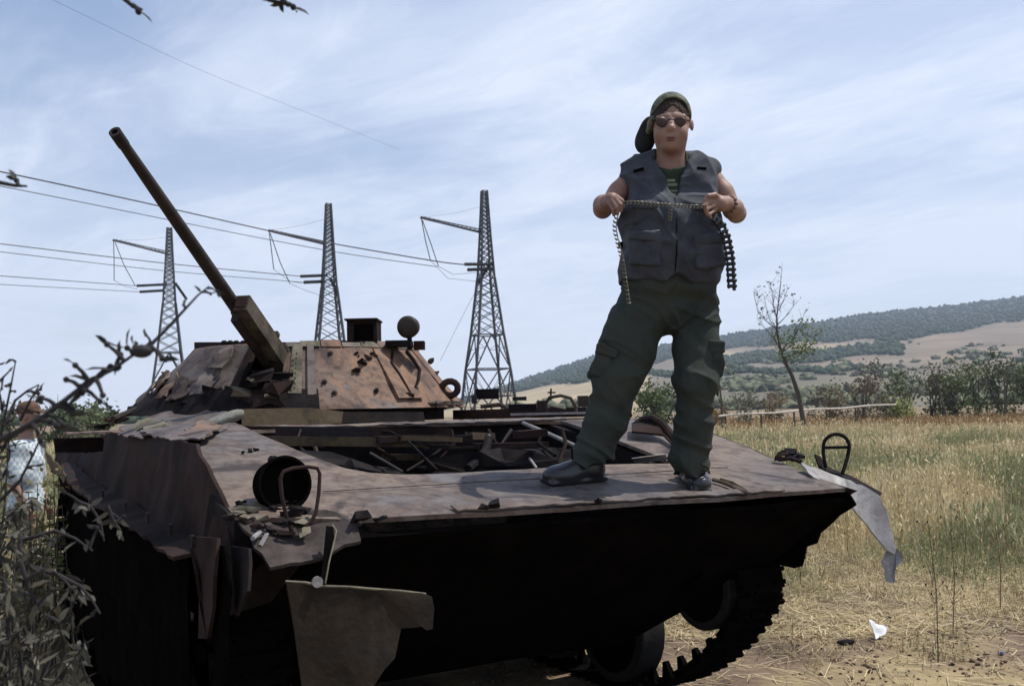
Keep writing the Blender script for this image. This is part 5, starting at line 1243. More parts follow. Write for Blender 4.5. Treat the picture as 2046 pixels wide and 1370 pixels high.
    c.cut(lambda X, Y, Z: np.sqrt(((X - m(1340, 240)[0]) / .083) ** 2 + ((Y - (Y0m + .035)) / .105) ** 2 + ((Z - m(1340, 240)[2]) / .106) ** 2) * .08 - .08, .002)
    c.cap(m(1303, 236, -.02), m(1297, 262, .06), .012, .016, .02)
    co = part(c, 'cap', M_CAP)
    k = Vol(m(1240, 330, .0), m(1340, 200, .32), .005)
    k.ell(m(1292, 268, .12), (.042, .020, .088), rotm((0, 1, 0), 17), .01); k.ell(m(1288, 285, .12), (.040, .022, .046), rotm((0, 1, 0), 15), .03)
    part(k, 'cap_brim', M_CAPD, co)
    s = MB(); s.sphere(m(1341, 190, .045), (.010, .010, .006), 10, 6); s.build('cap_button', M_CAP, co, org)
    k = Vol(m(1310, 215, -.13), m(1372, 192, .05), .004)  # strap across the forehead opening is above the arch
    # hair showing in the opening of the cap
    hr = Vol(m(1290, 300, -.12), m(1392, 180, .1), .0045)
    hr.ell(m(1340, 242, .035), (.087, .104, .116), k=.01)
    hr.cut(lambda X, Y, Z: Z - (m(1340, 224)[2] + .012 * np.cos((X - m(1340, 224)[0]) * 60) - .35 * np.abs(X - m(1340, 224)[0])), .006)
    hr.warp(lambda X, Y, Z: .0015 * np.sin(420 * X) + .001 * np.sin(300 * X + 60 * Z))
    part(hr, 'hair', mat('dark_hair', [(.018, .012, .009), (.035, .022, .016)], 30, 3, .8, .2, 120, 0, stretch=(6, 6, 1)))
    # sunglasses
    gl = MB()
    for sx_ in (-1, 1): gl.sphere(m(1340 + 17.5 * sx_, 243, -.080), (.024, .007, .018), 16, 10, R=rotm((0, 0, 1), -12 * sx_))
    go = gl_obj = None
    e_ = empty('sunglasses', org); ORG.pop(e_.name); COL.objects.unlink(e_); link(e_, body, org); ORG[e_.name] = Vector(org)
    for sx_ in (-1, 1):
        s = MB(); s.sphere(m(1340 + 17.5 * sx_, 244, -.080), (.030, .006, .0235), 16, 10, R=rotm((0, 0, 1), -14 * sx_)); s.build('lens', M_LENS, e_, org, 180)
        s = MB(); s.tube([m(1340 + 28 * sx_, 240, -.074), m(1340 + 38 * sx_, 241, -.01), m(1340 + 40 * sx_, 243, .045)], .0022, 6); s.build('temple_arm', M_SOOT_SHADE, e_, org)
    s = MB(); s.tube([m(1334, 240, -.088), m(1340, 238, -.092), m(1346, 240, -.088)], .0025, 6); s.build('bridge', M_SOOT_SHADE, e_, org)
    # lips
    s = MB(); s.sphere(m(1340, 275, -.087), (.023, .007, .004), 12, 6); s.sphere(m(1340, 280, -.083), (.019, .007, .0045), 12, 6); s.build('lips', M_LIP, body, org, 180)
    # bracelet
    for k in range(12):
        a = 2 * math.pi * k / 12; c0_ = m(1455, 409, -.155); axd = m(1450, 407, -.17) - m(1465, 418, -.07); axd /= np.linalg.norm(axd); x_ = np.cross(axd, hZ); x_ /= np.linalg.norm(x_); y_ = np.cross(axd, x_)
        if k == 0:
            be = empty('bracelet', org); ORG.pop(be.name); COL.objects.unlink(be); link(be, body, org); ORG[be.name] = Vector(org)
        s = MB(); s.sphere(c0_ + (x_ * math.cos(a) + y_ * math.sin(a)) * .036, .0085, 8, 6); s.build('bead', mat('wood_bead', [(.12, .07, .045), (.2, .12, .08)], 40, 2, .5, 0, fine=0), be, org, 180)
    # belts of links
    def belt(name, pts, n, mk, mt, label):
        P = [m(*q) for q in pts]; o0 = P[0]; root = empty(name, o0); fine = []
        for i in range(len(P) - 1):
            p0, p1, p2, p3 = P[max(i - 1, 0)], P[i], P[i + 1], P[min(i + 2, len(P) - 1)]
            for t_ in np.linspace(0, 1, 13)[:-1]: fine.append(.5 * ((2 * p1) + (-p0 + p2) * t_ + (2 * p0 - 5 * p1 + 4 * p2 - p3) * t_ ** 2 + (-p0 + 3 * p1 - 3 * p2 + p3) * t_ ** 3))
        fine = np.array(fine + [P[-1]]); dd = np.r_[0, np.cumsum(np.linalg.norm(np.diff(fine, axis=0), axis=1))]
        me = bpy.data.meshes.new('link'); lm = mk(dd[-1] / n); me.from_pydata(lm.v, [], lm.f); me.update(); me.materials.append(mt)
        me.polygons.foreach_set('use_smooth', [True] * len(me.polygons)); me.set_sharp_from_angle(angle=math.radians(40))
        for i in range(n):
            s_ = dd[-1] * (i + .5) / n; c_ = np.array([np.interp(s_, dd, fine[:, j]) for j in range(3)]); e_ = np.array([np.interp(s_ + .004, dd, fine[:, j]) for j in range(3)]) - np.array([np.interp(s_ - .004, dd, fine[:, j]) for j in range(3)])
            e_ /= np.linalg.norm(e_); x_ = np.cross(e_, arr(.1, -1, .15)); x_ /= np.linalg.norm(x_); z_ = np.cross(x_, e_); a = random.uniform(-.35, .35); x2 = x_ * math.cos(a) + z_ * math.sin(a); z2 = np.cross(x2, e_)
            o = bpy.data.objects.new('link', me); COL.objects.link(o); o.parent = root; w_ = c_ - o0
            o.matrix_local = Matrix(((x2[0], e_[0], z2[0], w_[0]), (x2[1], e_[1], z2[1], w_[1]), (x2[2], e_[2], z2[2], w_[2]), (0, 0, 0, 1)))
        tag(root, label, 'ammunition belt')
    def small(pitch):
        q = MB(); r = pitch * .62
        q.tube([(math.cos(a) * .0075, math.sin(a) * r, .001 * math.sin(2 * a)) for a in np.linspace(0, 5.3, 11)], .0024, 6); q.tube([(.004, r * .5, 0), (-.009, r * .9, .003)], .0024, 6); return q
    def big(pitch):
        q = MB(); q.lathe((-.021, 0, 0), (1, 0, 0), [(0, .005), (0, .0072), (.012, .008), (.03, .008), (.042, .0072), (.042, .005)], 12); q.box((-.010, pitch * .45, 0), (.006, 0, 0), (0, pitch * .35, 0), (0, 0, .004)); q.box((.012, -pitch * .1, -.008), (.004, 0, 0), (0, pitch * .5, 0), (0, 0, .003)); return q
    M_LINK = mat('brassy_link', [(.10, .095, .06), (.24, .225, .17)], 40, 3, .45, 0, fine=.3, metal=.3)
    belt('link_belt', [(1238, 409, -.275), (1262, 405, -.29), (1300, 408, -.30), (1340, 411, -.30), (1380, 413, -.285), (1410, 413, -.275)], 22, small, M_LINK, "thin brassy link belt stretched between the standing man's hands")
    belt('link_belt', [(1232, 428, -.275), (1228, 455, -.275), (1234, 485, -.27), (1243, 520, -.26), (1249, 560, -.25), (1256, 606, -.245)], 21, small, M_LINK, "thin brassy link belt dangling from the man's right hand")
    belt('link_belt', [(1340, 413, -.30), (1338, 440, -.30)], 4, small, M_LINK, "short link end hanging from the middle of the stretched belt")
    belt('link_belt', [(1424, 432, -.25), (1438, 446, -.24), (1450, 472, -.235), (1458, 510, -.235), (1461, 545, -.235), (1463, 577, -.235)], 14, big, mat('black_link', [(.010, .010, .012), (.025, .025, .028)], 20, 3, .4, 0, fine=0), "thick black link belt hanging from the man's left hand")
standing_man()

def far_person():
    Yp = 9.2
    def m(px, py, dy=0.0): return at(px, py, Yp + dy)
    org = m(62, 1100); org[2] = 0
    b = Vol(org + arr(-.45, -.35, -.02), org + arr(.5, .4, 1.95), .009)
    hd = m(58, 833)
    b.ell(hd + arr(0, 0, .03), (.095, .075, .105), k=.02); b.ell(hd + arr(.03, 0, -.05), (.065, .06, .06), k=.03); b.cap(hd + arr(.09, 0, -.01), hd + arr(.115, 0, -.03), .012, .016, .015)
    b.ell(hd + arr(.0, -.078, 0), (.022, .010, .032), k=.01)
    sh = hd + arr(-.02, 0, -.27)
    b.cap(hd + arr(-.02, 0, -.08), sh + arr(0, 0, .05), .055, .06, .03); b.ell(sh + arr(0, 0, -.22), (.12, .17, .30), k=.05); b.ell(sh + arr(0, 0, -.52), (.125, .16, .16), k=.05)
    for sy in (-1, 1):
        b.chain([sh + arr(0, .17 * sy, -.02), sh + arr(-.02, .22 * sy, -.30), sh + arr(.09, .20 * sy, -.52), sh + arr(.12, .19 * sy, -.58)], [.055, .042, .03, .032], .03)
        for f in range(4): b.cap(sh + arr(.11 + .014 * f, .19 * sy, -.60), sh + arr(.12 + .016 * f, .18 * sy, -.68), .011, .009, .008)
        b.cap(sh + arr(.16, .18 * sy, -.57), sh + arr(.185, .17 * sy, -.63), .012, .010, .01)
        b.chain([sh + arr(0, .09 * sy, -.60), arr(org[0] + .02, org[1] + .11 * sy, .50), arr(org[0] - .02, org[1] + .12 * sy, .08)], [.09, .065, .045], .04)
        b.cap(arr(org[0] - .03, org[1] + .12 * sy, .05), arr(org[0] + .16, org[1] + .13 * sy, .04), .045, .038, .02)
    body = meshobj('person', b.mesh('person', org), M_SKIN, None, org, 180)
    tag(body, 'person in a pale checked shirt half hidden behind the shrub at left', 'person')
    t = Vol(org + arr(-.45, -.4, .75), org + arr(.5, .4, 1.8), .010)
    t.ell(sh + arr(0, 0, -.22), (.14, .19, .31), k=.05); t.ell(sh + arr(0, 0, -.50), (.15, .185, .17), k=.05); t.cap(sh + arr(0, -.16, 0), sh + arr(0, .16, 0), .07, .07, .05)
    for sy in (-1, 1): t.cap(sh + arr(0, .18 * sy, -.02), sh + arr(-.015, .225 * sy, -.27), .075, .075, .03)
    t.warp(lambda X, Y, Z: .006 * np.sin(25 * Z + 14 * Y) + .005 * np.sin(38 * X - 20 * Z))
    # checked cloth
    mm = bpy.data.materials.new('checked_cloth'); mm.use_nodes = True; N, L = mm.node_tree.nodes, mm.node_tree.links; p = N['Principled BSDF']; p.inputs['Roughness'].default_value = .9
    ck = N.new('ShaderNodeTexChecker'); ck.inputs['Scale'].default_value = 27; ck.inputs['Color1'].default_value = (.58, .62, .63, 1); ck.inputs['Color2'].default_value = (.30, .38, .42, 1); tcx = N.new('ShaderNodeTexCoord'); L.new(tcx.outputs['Object'], ck.inputs['Vector']); L.new(ck.outputs['Color'], p.inputs['Base Color'])
    meshobj('shirt', t.mesh('shirt', org), mm, body, org, 180)
    w = Vol(org + arr(-.4, -.4, -.0), org + arr(.4, .4, 1.1), .010)
    w.ell(sh + arr(0, 0, -.62), (.15, .18, .16), k=.05)
    for sy in (-1, 1): w.chain([sh + arr(0, .09 * sy, -.62), arr(org[0] + .02, org[1] + .11 * sy, .50), arr(org[0] - .02, org[1] + .12 * sy, .10)], [.115, .095, .085], .04)
    w.warp(lambda X, Y, Z: .007 * np.sin(30 * Z + 20 * X) + .004 * np.sin(60 * Z))
    meshobj('trousers', w.mesh('trousers', org), mat('mottled_camo', [(.05, .06, .03), (.16, .15, .08), (.30, .26, .16), (.10, .06, .035)], 16, 3, .9, .1, 80, .2), body, org, 180)
    c = Vol(hd + arr(-.2, -.2, -.05), hd + arr(.3, .2, .25), .007); c.ell(hd + arr(-.005, 0, .065), (.108, .088, .085), k=.01); c.box(hd + arr(.13, 0, .045), (.06, .065, .008), .007, rotm((0, 1, 0), 12), .02); q = hd[2] + .03; c.cut(lambda X, Y, Z: Z - q + 0 * X, .005)
    meshobj('cap', c.mesh('cap', org), mat('brown_cap', [(.07, .038, .025), (.12, .07, .045)], 20, 3, .9, .1, 80, 0), body, org, 180)
    for sy in (-1, 1):
        s = MB(); s.sphere(arr(org[0] + .06, org[1] + .125 * sy, .05), (.145, .055, .055), 14, 8); s.build('shoe', M_SHOE, body, org, 180)
far_person()

# ------------------------------------------------------------------ grass and weeds
M_GRASS = mat('dry_grass', [], 2.0, 2, 0.85, 0.0, attr='tint', fine=0.0, transl=0.30, spec=0.15)
def blades(P, Hh, Wd, C, lean=0.35, head=None):
    """grass stalks: a bent two-piece blade each, some with a seed head"""
    n = len(P); a = rng.uniform(0, 2 * np.pi, n); dirv = np.stack([np.cos(a), np.sin(a), np.zeros(n)], -1)
    b = rng.uniform(0, 2 * np.pi, n); wv = np.stack([np.cos(b), np.sin(b), np.zeros(n)], -1) * Wd[:, None]
    ln = (np.abs(rng.normal(size=n)) * lean * Hh)[:, None]
    up = np.zeros((n, 3)); up[:, 2] = Hh
    mid = P + up * 0.55 + dirv * ln * 0.35; tip = P + up * np.sqrt(np.clip(1 - (ln[:, 0] / Hh) ** 2, .1, 1))[:, None] + dirv * ln
    V = np.stack([P - wv, P + wv, mid - wv * .75, mid + wv * .75, tip], 1).reshape(-1, 3)
    i = np.arange(n)[:, None] * 5
    Q = i + np.array([[0, 1, 3, 2]]); T = i + np.array([[2, 3, 4]])
    Cc = np.repeat(C, 5, axis=0)
    if head is not None:
        k = np.nonzero(head)[0]; m = len(k); t = tip[k]; w2 = wv[k] * 2.6; u2 = (tip[k] - mid[k]); u2 = u2 / np.linalg.norm(u2, axis=1, keepdims=True) * (Hh[k] * .12)[:, None]
        V2 = np.stack([t - u2, t + w2, t + u2, t - w2], 1).reshape(-1, 3); base = len(V)
        Q = np.concatenate([Q, base + np.arange(m * 4).reshape(-1, 4)]); V = np.concatenate([V, V2]); Cc = np.concatenate([Cc, np.repeat(C[k] * 1.15, 4, axis=0)])
    return V, Q, T, Cc
def in_vehicle(P, g=0.0):
    d = P[:, :2] - HB[:2]; u_ = d @ hU[:2]; v_ = d @ hV[:2]
    return (u_ > -3.1 - g) & (u_ < .3 + g) & (v_ > -.3 - g) & (v_ < 6.4 + g)
def patch(P, f=.35, s=0.0):
    return np.sin(P[:, 0] * f + s) * np.cos(P[:, 1] * f * .8 - s) + .6 * np.sin(P[:, 0] * f * 2.3 - P[:, 1] * f * 1.7 + s * 2)
TAN, PALE, GREEN, BROWN, OLIVE = map(np.array, ((.52, .42, .22), (.66, .57, .36), (.21, .23, .115), (.28, .19, .12), (.40, .38, .18)))
def tall_grass():
    # density falls with distance, so that every part of the field is covered alike in view
    n = 330000
    Y = 8.6 * (110 / 8.6) ** (rng.random(n) ** 1.0)
    px = rng.uniform(-250, 2500, n); keep = (px > 1280) | (Y > 14) | (rng.random(n) < .5)
    keep &= (px > 1380) | (px < 380) | (rng.random(n) < .22)
    Y, px = Y[keep], px[keep]; X = (px - 1023) / FPX * Y + rng.normal(size=len(Y)) * .05
    P = np.stack([X, Y, ground_z(X, Y) - .02], -1)
    edge = 12.4 + 2.0 * np.sin(X * .7 + 2) + 1.1 * np.sin(X * 1.9 + 1) + .6 * np.sin(X * 4.3)
    P = P[((Y > edge - 1.0 - 1.5 * rng.random(len(Y)) ** 2) | ((patch(P, 2.1, 5.0) > 1.15) & (Y > 8.5))) & ~in_vehicle(P, .15)]; n = len(P)
    g = patch(P, .28, 1.1); r = rng.random(n)
    C = np.where((r < .45)[:, None], TAN, PALE)
    C = np.where(((g > -.15) & (r < .70) & (P[:, 1] < 48))[:, None], GREEN * 1.1, C); C = np.where(((g > -.2) & (r > .84))[:, None], OLIVE, C); C = np.where((r > .955)[:, None], BROWN, C)
    far = (P[:, 1] > 62) & (rng.random(n) < .75); C = np.where(far[:, None], np.array([.27, .155, .07]), C)
    C = C * rng.uniform(.65, 1.2, (n, 1))
    Hh = rng.uniform(.18, .52, n) * (1 + .38 * patch(P, .55, 2.0).clip(-1, 1)) * (1 + .2 * patch(P, 1.9, .7).clip(-1, 1)); ee = 12.4 + 2.0 * np.sin(P[:, 0] * .7 + 2) + 1.1 * np.sin(P[:, 0] * 1.9 + 1) + .6 * np.sin(P[:, 0] * 4.3); Hh = Hh * np.clip(.22 + .78 * (P[:, 1] - ee + 1.0) / 4.0, .2, 1)
    Wd = .0018 + .00022 * P[:, 1] * rng.uniform(.6, 1.3, n)
    V, Q, T, Cc = blades(P, Hh, Wd, C, .38, (rng.random(n) < .45))
    o = meshobj('tall_grass', fastmesh('tall_grass', V, Q, T, Cc), M_GRASS)
    tag(o, 'tall dry yellow grass of the field with green patches', 'grass', kind='stuff')
tall_grass()
def short_grass():
    n = 120000
    Y = rng.uniform(4.6, 14.2, n) ; px = rng.uniform(-300, 2450, n); keep = (px > 1150) | (rng.random(n) < .35)
    Y, px = Y[keep], px[keep]; X = (px - 1023) / FPX * Y
    P = np.stack([X, Y, np.full(len(X), -.004)], -1)
    soil = (Y < 7.0 + .5 * np.sin(X * 2.1) + .35 * np.sin(X * 5.7 + 1)); 
    P = P[(~soil | (rng.random(len(Y)) < .05)) & ~in_vehicle(P, -.25)]; n = len(P)
    cl = patch(P, 2.6, .4) + .5 * rng.normal(size=n); keep = cl > -.75; P = P[keep]; n = len(P)
    r = rng.random(n); C = np.where((r < .5)[:, None], TAN, PALE); C = np.where((r > .86)[:, None], BROWN, C); C = np.where(((patch(P, .9, 3) > .75) & (r < .4))[:, None], GREEN, C)
    C = C * rng.uniform(.4, .95, (n, 1))
    Hh = rng.uniform(.02, .10, n) * (1 + .5 * patch(P, 1.3, 1).clip(-1, 1)); tallr = rng.random(n) < .02; Hh = np.where(tallr, Hh * 3.0, Hh)
    V, Q, T, Cc = blades(P, Hh, np.full(n, .0032), C, 1.1)
    o = meshobj('stubble', fastmesh('stubble', V, Q, T, Cc), M_GRASS)
    tag(o, 'short trampled straw and stubble beside the vehicle', 'grass', kind='stuff')
    # straw lying flat
    n = 26000; Y = rng.uniform(5.2, 13.0, n); X = (rng.uniform(1150, 2450, n) - 1023) / FPX * Y; a = rng.uniform(0, 6.28, n); L = rng.uniform(.03, .14, n)
    P = np.stack([X, Y, rng.uniform(.004, .03, n)], -1); keep = ~in_vehicle(P, -.2) & ((Y > 7.2) | (rng.random(n) < .12)); P, a, L = P[keep], a[keep], L[keep]; n = len(P)
    d = np.stack([np.cos(a), np.sin(a), rng.normal(size=n) * .12], -1) * L[:, None]; w = np.stack([-np.sin(a), np.cos(a), np.zeros(n)], -1) * .0028
    V = np.stack([P - d - w, P + d - w, P + d + w, P - d + w], 1).reshape(-1, 3)
    C = np.where((rng.random(n) < .55)[:, None], PALE, TAN) * rng.uniform(.6, 1.1, (n, 1))
    o = meshobj('straw', fastmesh('straw', V, np.arange(n * 4).reshape(-1, 4), None, np.repeat(C, 4, axis=0)), M_GRASS)
    tag(o, 'loose straw lying flat over the trodden ground', 'straw', kind='stuff')
short_grass()
def clods():
    n = 3600; Y = rng.uniform(5.3, 9.5, n); X = (rng.uniform(900, 2450, n) - 1023) / FPX * Y
    P = np.stack([X, Y, np.zeros(n)], -1); s = np.abs(rng.normal(size=n)) * .006 + .003
    V, Fc, Cc = blobs(P, np.stack([s, s, s * .6], -1), np.array([.13, .09, .062])[None] * rng.uniform(.6, 1.4, (n, 1)), .2)
    tag(meshobj('gravel', fastmesh('gravel', V, None, Fc, Cc), M_FOLI, None, (0, 0, 0), 180), 'small clods and pebbles on the bare earth', 'gravel', kind='stuff')
clods()
# single dry weeds standing out of the stubble
def weed(px, py, Y, H, col, label, lean=.1):
    b = at(px, py, Y); b[2] = -.01; rd = random.Random(int(px)); s = MB()
    t = b + arr(lean * H, .05 * H, H); s.tube([b, (b + t) / 2 + arr(.02, 0, 0), t], [.004, .003, .0015], 5)
    for i in range(12):
        q = b + (t - b) * rd.uniform(.25, 1); e = q + arr(rd.uniform(-.10, .10), rd.uniform(-.08, .08), rd.uniform(.02, .12)); s.tube([q, e], [.002, .001], 4); s.sphere(e, (.006, .006, .010), 5, 4)
    o = s.build('dry_weed', mat('weed_' + str(int(col[0] * 1000)), [tuple(c * .7 for c in col), col], 20, 3, .9, 0, fine=0), None, b)
    tag(o, label, 'weed', 'single dry weeds in the stubble')
weed(1875, 1330, 6.5, .85, (.10, .07, .05), 'tall dark dry weed standing alone in the stubble at right', .0)
weed(1905, 1290, 7.2, .8, (.14, .10, .06), 'brown dry weed just right of the tall dark one', .05)
weed(1838, 1120, 10.0, .45, (.55, .48, .33), 'bleached white dry weed right of the bent fender', -.1)
weed(1925, 1180, 9.2, .75, (.16, .10, .06), 'rust-brown dry weed at the edge of the tall grass', .08)
weed(1600, 1190, 9.2, .32, (.13, .09, .05), 'short dark weed under the bent fender', -.05)
weed(2000, 1240, 8.0, .7, (.16, .11, .06), 'brown weed near the right edge of the photo', .02)
# litter
def scrap(name, px, py, Y, size, m, label, cat, seed, jit=1.4):
    b = at(px, py, Y); b[2] = 0.0; s = MB(); s.sphere(b + arr(0, 0, size[2] * .8), size, 9, 7, jit=jit)
    tag(s.build(name, m, None, b, None), label, cat)
M_WHITE = mat('white_plastic', [(.62, .62, .64), (.75, .75, .77)], 12, 4, .5, .2, 40, .1)
plate('plastic_scrap', [at(1738, 1262, 7.15), at(1752, 1270, 7.2), at(1775, 1278, 7.2), at(1773, 1290, 7.15), at(1752, 1302, 7.1), at(1744, 1285, 7.1)], .004, M_WHITE, None, cell=.02, dent=.02, seed=61, dfreq=14)
o = bpy.data.objects['plastic_scrap']; o.location.z = max(.05, o.location.z) if o.location.z > .12 else .07; tag(o, 'crumpled white plastic scrap on the ground right of the track', 'litter')
scrap('metal_scrap', 1692, 1290, 7.0, (.06, .03, .022), M_DARK, 'small black metal scrap left of the white plastic', 'scrap', 3, 1.8)
scrap('metal_scrap', 1776, 1256, 7.7, (.02, .02, .018), M_DARK, 'tiny dark lump just above the white plastic scrap', 'scrap', 4)
scrap('blue_scrap', 2003, 1318, 6.6, (.026, .02, .022), mat('blue_plastic', [(.08, .12, .35), (.14, .18, .45)], 20, 3, .6, 0, fine=0), 'small blue scrap near the lower right corner', 'litter', 5, 1.2)
scrap('pale_stone', 1404, 1234, 7.6, (.03, .025, .02), M_WHITE, 'small white stone seen behind the right track', 'stone', 6, .5)

# ------------------------------------------------------------------ twigs and shrub close to the camera on the left
M_TWIG = mat('twig_bark', [(.018, .016, .018), (.035, .030, .030)], 30, 4, .85, .3, 80, 0)
M_NEAR = mat('near_leaves', [], 12, 3, .7, 0, attr='tint', fine=0, transl=.25)
def near_leaves(L):
    """L: list of (base, direction, length, width, colour): folded pointed leaves"""
    V, Q, C = [], [], []
    for b, d, ln, w, c in L:
        d = d / np.linalg.norm(d); sx_ = np.cross(d, arr(random.uniform(-1, 1), random.uniform(-1, 1), random.uniform(-1, 1))); sx_ /= np.linalg.norm(sx_) + 1e-9; n_ = np.cross(sx_, d); k = len(V)
        V += [b, b + d * ln * .3 + sx_ * w * .8 + n_ * w * .3, b + d * ln * .7 + sx_ * w * .6 + n_ * w * .3, b + d * ln - n_ * w * .4, b + d * ln * .7 - sx_ * w * .6 + n_ * w * .3, b + d * ln * .3 - sx_ * w * .8 + n_ * w * .3, b + d * ln * .5]
        Q += [(k, k + 1, k + 2, k + 6), (k + 6, k + 2, k + 3, k + 4), (k, k + 6, k + 4, k + 5)]; C += [c] * 7
    return np.array(V), np.array(Q), np.array(C)
def branch(name, pts, r, label, nl, col, lsize=.02, twigs=6, seed=0, cat='branch', group=None, stub=.02, base_off=None):
    rd = random.Random(seed); P = [at(*q) for q in pts]
    root = empty(name, P[0]); s = MB()
    Rr = [r * (1 - .65 * i / (len(P) - 1)) for i in range(len(P))]
    s.tube(P, Rr, 8); lv = []
    for i in range(twigs):
        k = rd.randrange(len(P) - 1); q = P[k] + (P[k + 1] - P[k]) * rd.random(); d = arr(rd.uniform(-1, 1), rd.uniform(-.5, .5), rd.uniform(-1, 1)); d /= np.linalg.norm(d)
        e = q + d * stub * rd.uniform(.6, 1.8); s.tube([q, (q + e) / 2 + arr(0, 0, .002), e], [r * .75, r * .6, r * .45], 6)
        s.sphere(e, r * .9, 7, 5)
        for _ in range(rd.randint(0, 2)): lv.append((e, d + arr(rd.uniform(-.8, .8), rd.uniform(-.6, .6), rd.uniform(-.8, .8)), lsize * rd.uniform(.6, 1.3), lsize * .22, np.asarray(col) * rd.uniform(.6, 1.4)))
    for i in range(nl):
        k = rd.randrange(len(P) - 1); q = P[k] + (P[k + 1] - P[k]) * rd.random()
        lv.append((q, arr(rd.uniform(-1, 1), rd.uniform(-.6, .6), rd.uniform(-1, .7)), lsize * rd.uniform(.6, 1.4), lsize * .22, np.asarray(col) * rd.uniform(.5, 1.5)))
    s.build('stem', M_TWIG, root)
    if lv:
        V, Q, C = near_leaves(lv); meshobj('foliage', fastmesh('foliage', V - np.array(ORG[root.name]), Q, None, C), M_NEAR, root)
    tag(root, label, cat, group)
    return root
DKL = (.035, .036, .03)
branch('thorny_branch', [(-60, 905, 1.15), (30, 865, 1.15), (90, 830, 1.16), (135, 795, 1.17), (180, 760, 1.18), (225, 738, 1.19), (262, 712, 1.2), (300, 690, 1.21)], .0042, 'dark blurred thorny branch reaching in front of the leftmost pylon', 10, DKL, .022, 22, 1, 'branch', None, .017)
branch('thorny_branch', [(300, 690, 1.21), (330, 660, 1.22), (372, 615, 1.23), (395, 590, 1.24), (418, 572, 1.25)], .0024, 'thin grey twig end pointing at the gun barrel', 2, DKL, .012, 5, 2, 'branch', None, .008)
s = MB(); s.sphere(at(283, 702, 1.2), (.0125, .010, .0075), 12, 8, jit=.3); tag(s.build('seed_pod', M_TWIG, None, at(283, 702, 1.2), 180), "dark oval seed pod near the thorny branch's tip", 'seed pod')
branch('thorny_branch', [(225, -40, 1.3), (245, -5, 1.3), (262, 10, 1.3), (284, 20, 1.3)], .005, 'dark twig tip poking in at the top edge, left one', 0, DKL, .02, 3, 3, 'branch', None, .008)
branch('thorny_branch', [(490, -40, 1.3), (525, -5, 1.3), (552, 4, 1.3), (580, 11, 1.3)], .005, 'dark twig tip poking in at the top edge, right one', 1, DKL, .02, 4, 4, 'branch', None, .008)
branch('thorny_branch', [(-70, 340, 1.3), (-10, 363, 1.3), (30, 371, 1.3), (54, 372, 1.3)], .0042, 'dark twig tip at the left edge beside the power cables', 0, DKL, .02, 3, 5, 'branch', None, .006)
twl = ["bare dark upright twig rising tallest above the half-hidden person's hat", "thin bare twig slanting right above the half-hidden person's hat", 'short bare twig crossing the left edge of the photo above the shrub', "thin bare twig ending just right of the half-hidden person's head", "long thin twig crossing the half-hidden person's checked shirt", 'short bare twig leaning left at the left edge of the photo']
for i, pp in enumerate([[(-5, 900, 1.6), (10, 830, 1.6), (22, 770, 1.6), (31, 722, 1.6)], [(10, 850, 1.6), (30, 800, 1.62), (55, 780, 1.62), (78, 768, 1.62)], [(-30, 790, 1.6), (0, 760, 1.6), (20, 740, 1.6)], [(40, 840, 1.7), (60, 800, 1.7), (78, 770, 1.7)], [(0, 1000, 1.55), (40, 960, 1.55), (70, 900, 1.56), (92, 850, 1.57)], [(5, 820, 1.65), (0, 790, 1.65), (-12, 750, 1.65)]]):
    branch('bare_twig', pp, .0028, twl[i], 1, (.08, .06, .045), .012, 4, 10 + i, 'twig', 'bare twigs at the left edge', .012)
# leafy shrub at the lower left
def near_shrub():
    base = arr(-.98, 1.75, 0); root = empty('leafy_shrub', base); s = MB(); lv = []; rd = random.Random(8)
    for i in range(75):
        px, py, Y = 95 - 210 * rd.random() ** .7, rd.uniform(850, 1370), rd.uniform(1.4, 2.2)
        if rd.random() < .22: px = rd.uniform(20, 175); py = rd.uniform(1130, 1400)
        if 40 < px < 130 and 815 < py < 985: continue
        e = at(px, py, Y); b0 = e + arr(rd.uniform(-.22, .03), rd.uniform(-.06, .1), -rd.uniform(.12, .4)); b0[2] = max(b0[2], .02)
        m_ = (b0 + e) / 2 + arr(rd.uniform(-.04, .02), 0, rd.uniform(.0, .05))
        s.tube([b0, m_, e], [.0032, .0024, .001], 5)
        for _ in range(20):
            t = rd.random(); q = m_ + (e - m_) * t if t > .3 else b0 + (m_ - b0) * rd.random()
            c = np.array(rd.choice([(.03, .033, .022), (.05, .047, .036), (.10, .095, .07), (.03, .032, .027), (.17, .16, .125)])) * rd.uniform(.6, 1.5)
            lv.append((q, arr(rd.uniform(-.8, .8), rd.uniform(-.6, .6), rd.uniform(-1.3, .35)), rd.uniform(.018, .045), rd.uniform(.003, .006), c))
    for i in range(14):
        b0 = base + arr(rd.uniform(-.5, .0), rd.uniform(-.2, .4), 0); e = at(rd.uniform(-120, 60), rd.uniform(880, 1150), rd.uniform(1.5, 2.1)); s.tube([b0, (b0 + e) / 2 + arr(-.05, 0, .05), e], [.006, .0045, .002], 6)
    s.build('stem', M_TWIG, root)
    V, Q, C = near_leaves(lv); meshobj('foliage', fastmesh('foliage', V - base, Q, None, C), M_NEAR, root)
    tag(root, 'leafy grey-green shrub close to the camera at the left edge', 'shrub')
near_shrub()
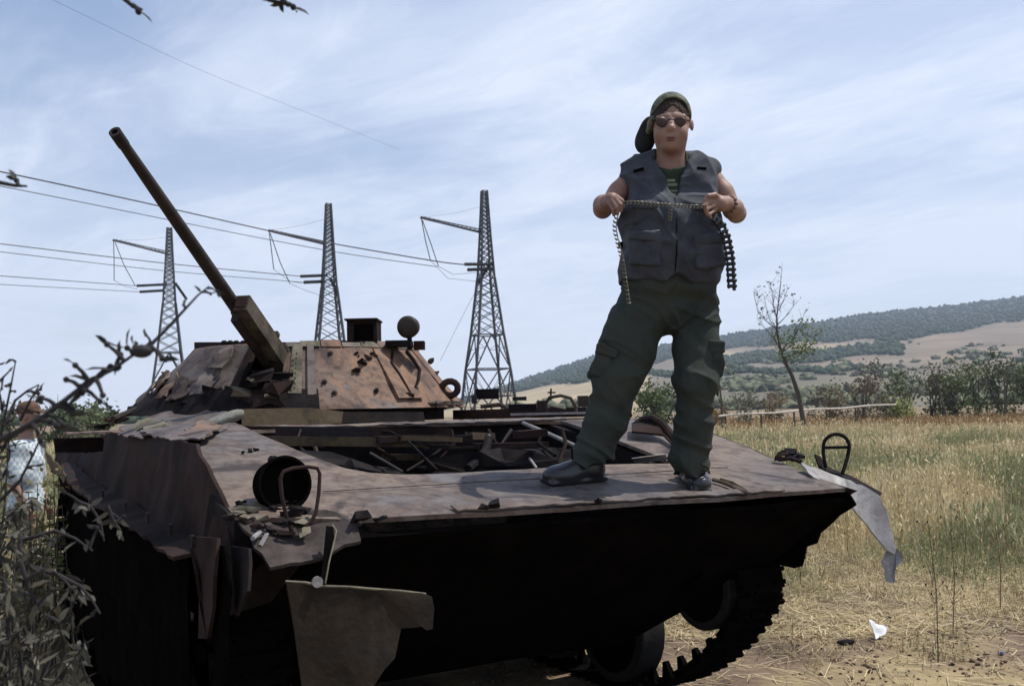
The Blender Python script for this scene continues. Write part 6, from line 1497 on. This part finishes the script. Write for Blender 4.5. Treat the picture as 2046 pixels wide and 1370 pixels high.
for i, pp in enumerate([[(40, 1080, 1.7), (110, 1060, 1.7), (150, 1075, 1.7), (185, 1100, 1.7)], [(60, 1130, 1.6), (120, 1150, 1.6), (160, 1170, 1.6), (182, 1195, 1.6), (200, 1225, 1.6)], [(150, 1000, 1.9), (180, 1010, 1.9), (200, 1040, 1.9), (208, 1080, 1.9)], [(40, 1120, 1.5), (60, 1180, 1.5), (90, 1230, 1.5)], [(215, 1010, 2.0), (225, 1035, 2.0), (235, 1055, 2.0)]]):
    branch('drooping_twig', pp, .004, ['drooping grey twig in front of the dark track, upper one', "drooping grey twig with hanging end below the person's feet", 'curved grey twig hanging beside the side plate', 'grey twig drooping at the lower left', 'short grey twig end nearest the side plate'][i], 5, (.10, .095, .075), .028, 4, 30 + i, 'twig', None, .02)
def far_weeds():
    base = at(112, 1100, 6.9); base[2] = 0; root = empty('leafy_weed', base); s = MB(); lv = []; rd = random.Random(4)
    for i in range(34):
        px = rd.uniform(70, 132) if rd.random() < .7 else rd.uniform(-60, 60); py = rd.uniform(925, 1200); e = at(px, py, rd.uniform(6.4, 7.6)); b0 = arr(e[0] + rd.uniform(-.15, .15), e[1], 0)
        s.tube([b0, (b0 + e) / 2 + arr(rd.uniform(-.05, .05), 0, 0), e], [.008, .006, .003], 5)
        for _ in range(26):
            q = b0 + (e - b0) * rd.uniform(.3, 1) + arr(rd.uniform(-.08, .08), rd.uniform(-.08, .08), 0); c = np.array(rd.choice([(.12, .13, .05), (.20, .18, .08), (.09, .11, .04), (.26, .22, .11)])) * rd.uniform(.6, 1.3)
            lv.append((q, arr(rd.uniform(-1, 1), rd.uniform(-1, 1), rd.uniform(-1, .8)), rd.uniform(.03, .08), rd.uniform(.010, .02), c))
    s.build('stem', M_BARK, root); V, Q, C = near_leaves(lv); meshobj('foliage', fastmesh('foliage', V - base, Q, None, C), M_NEAR, root)
    tag(root, "yellow-green leafy weeds in front of the half-hidden person's legs", 'weeds')
far_weeds()

# ------------------------------------------------------------------ the air
hz = MB(); hz.hexa([(-3600, -80, -1.5), (3600, -80, -1.5), (3600, 3200, -1.5), (-3600, 3200, -1.5), (-3600, -80, 420), (3600, -80, 420), (3600, 3200, 420), (-3600, 3200, 420)])
hm = bpy.data.materials.new('pale_haze'); hm.use_nodes = True; hn = hm.node_tree.nodes; hn.clear()
ho = hn.new('ShaderNodeOutputMaterial'); hp = hn.new('ShaderNodeVolumePrincipled')
hp.inputs['Color'].default_value = (.70, .82, 1.0, 1); hp.inputs['Density'].default_value = 0.00016; hp.inputs['Anisotropy'].default_value = 0.2
hm.node_tree.links.new(hp.outputs[0], ho.inputs['Volume'])
tag(hz.build('haze', hm, None, (0, 0, 0), None), 'thin pale haze over the whole landscape', 'haze', kind='stuff')
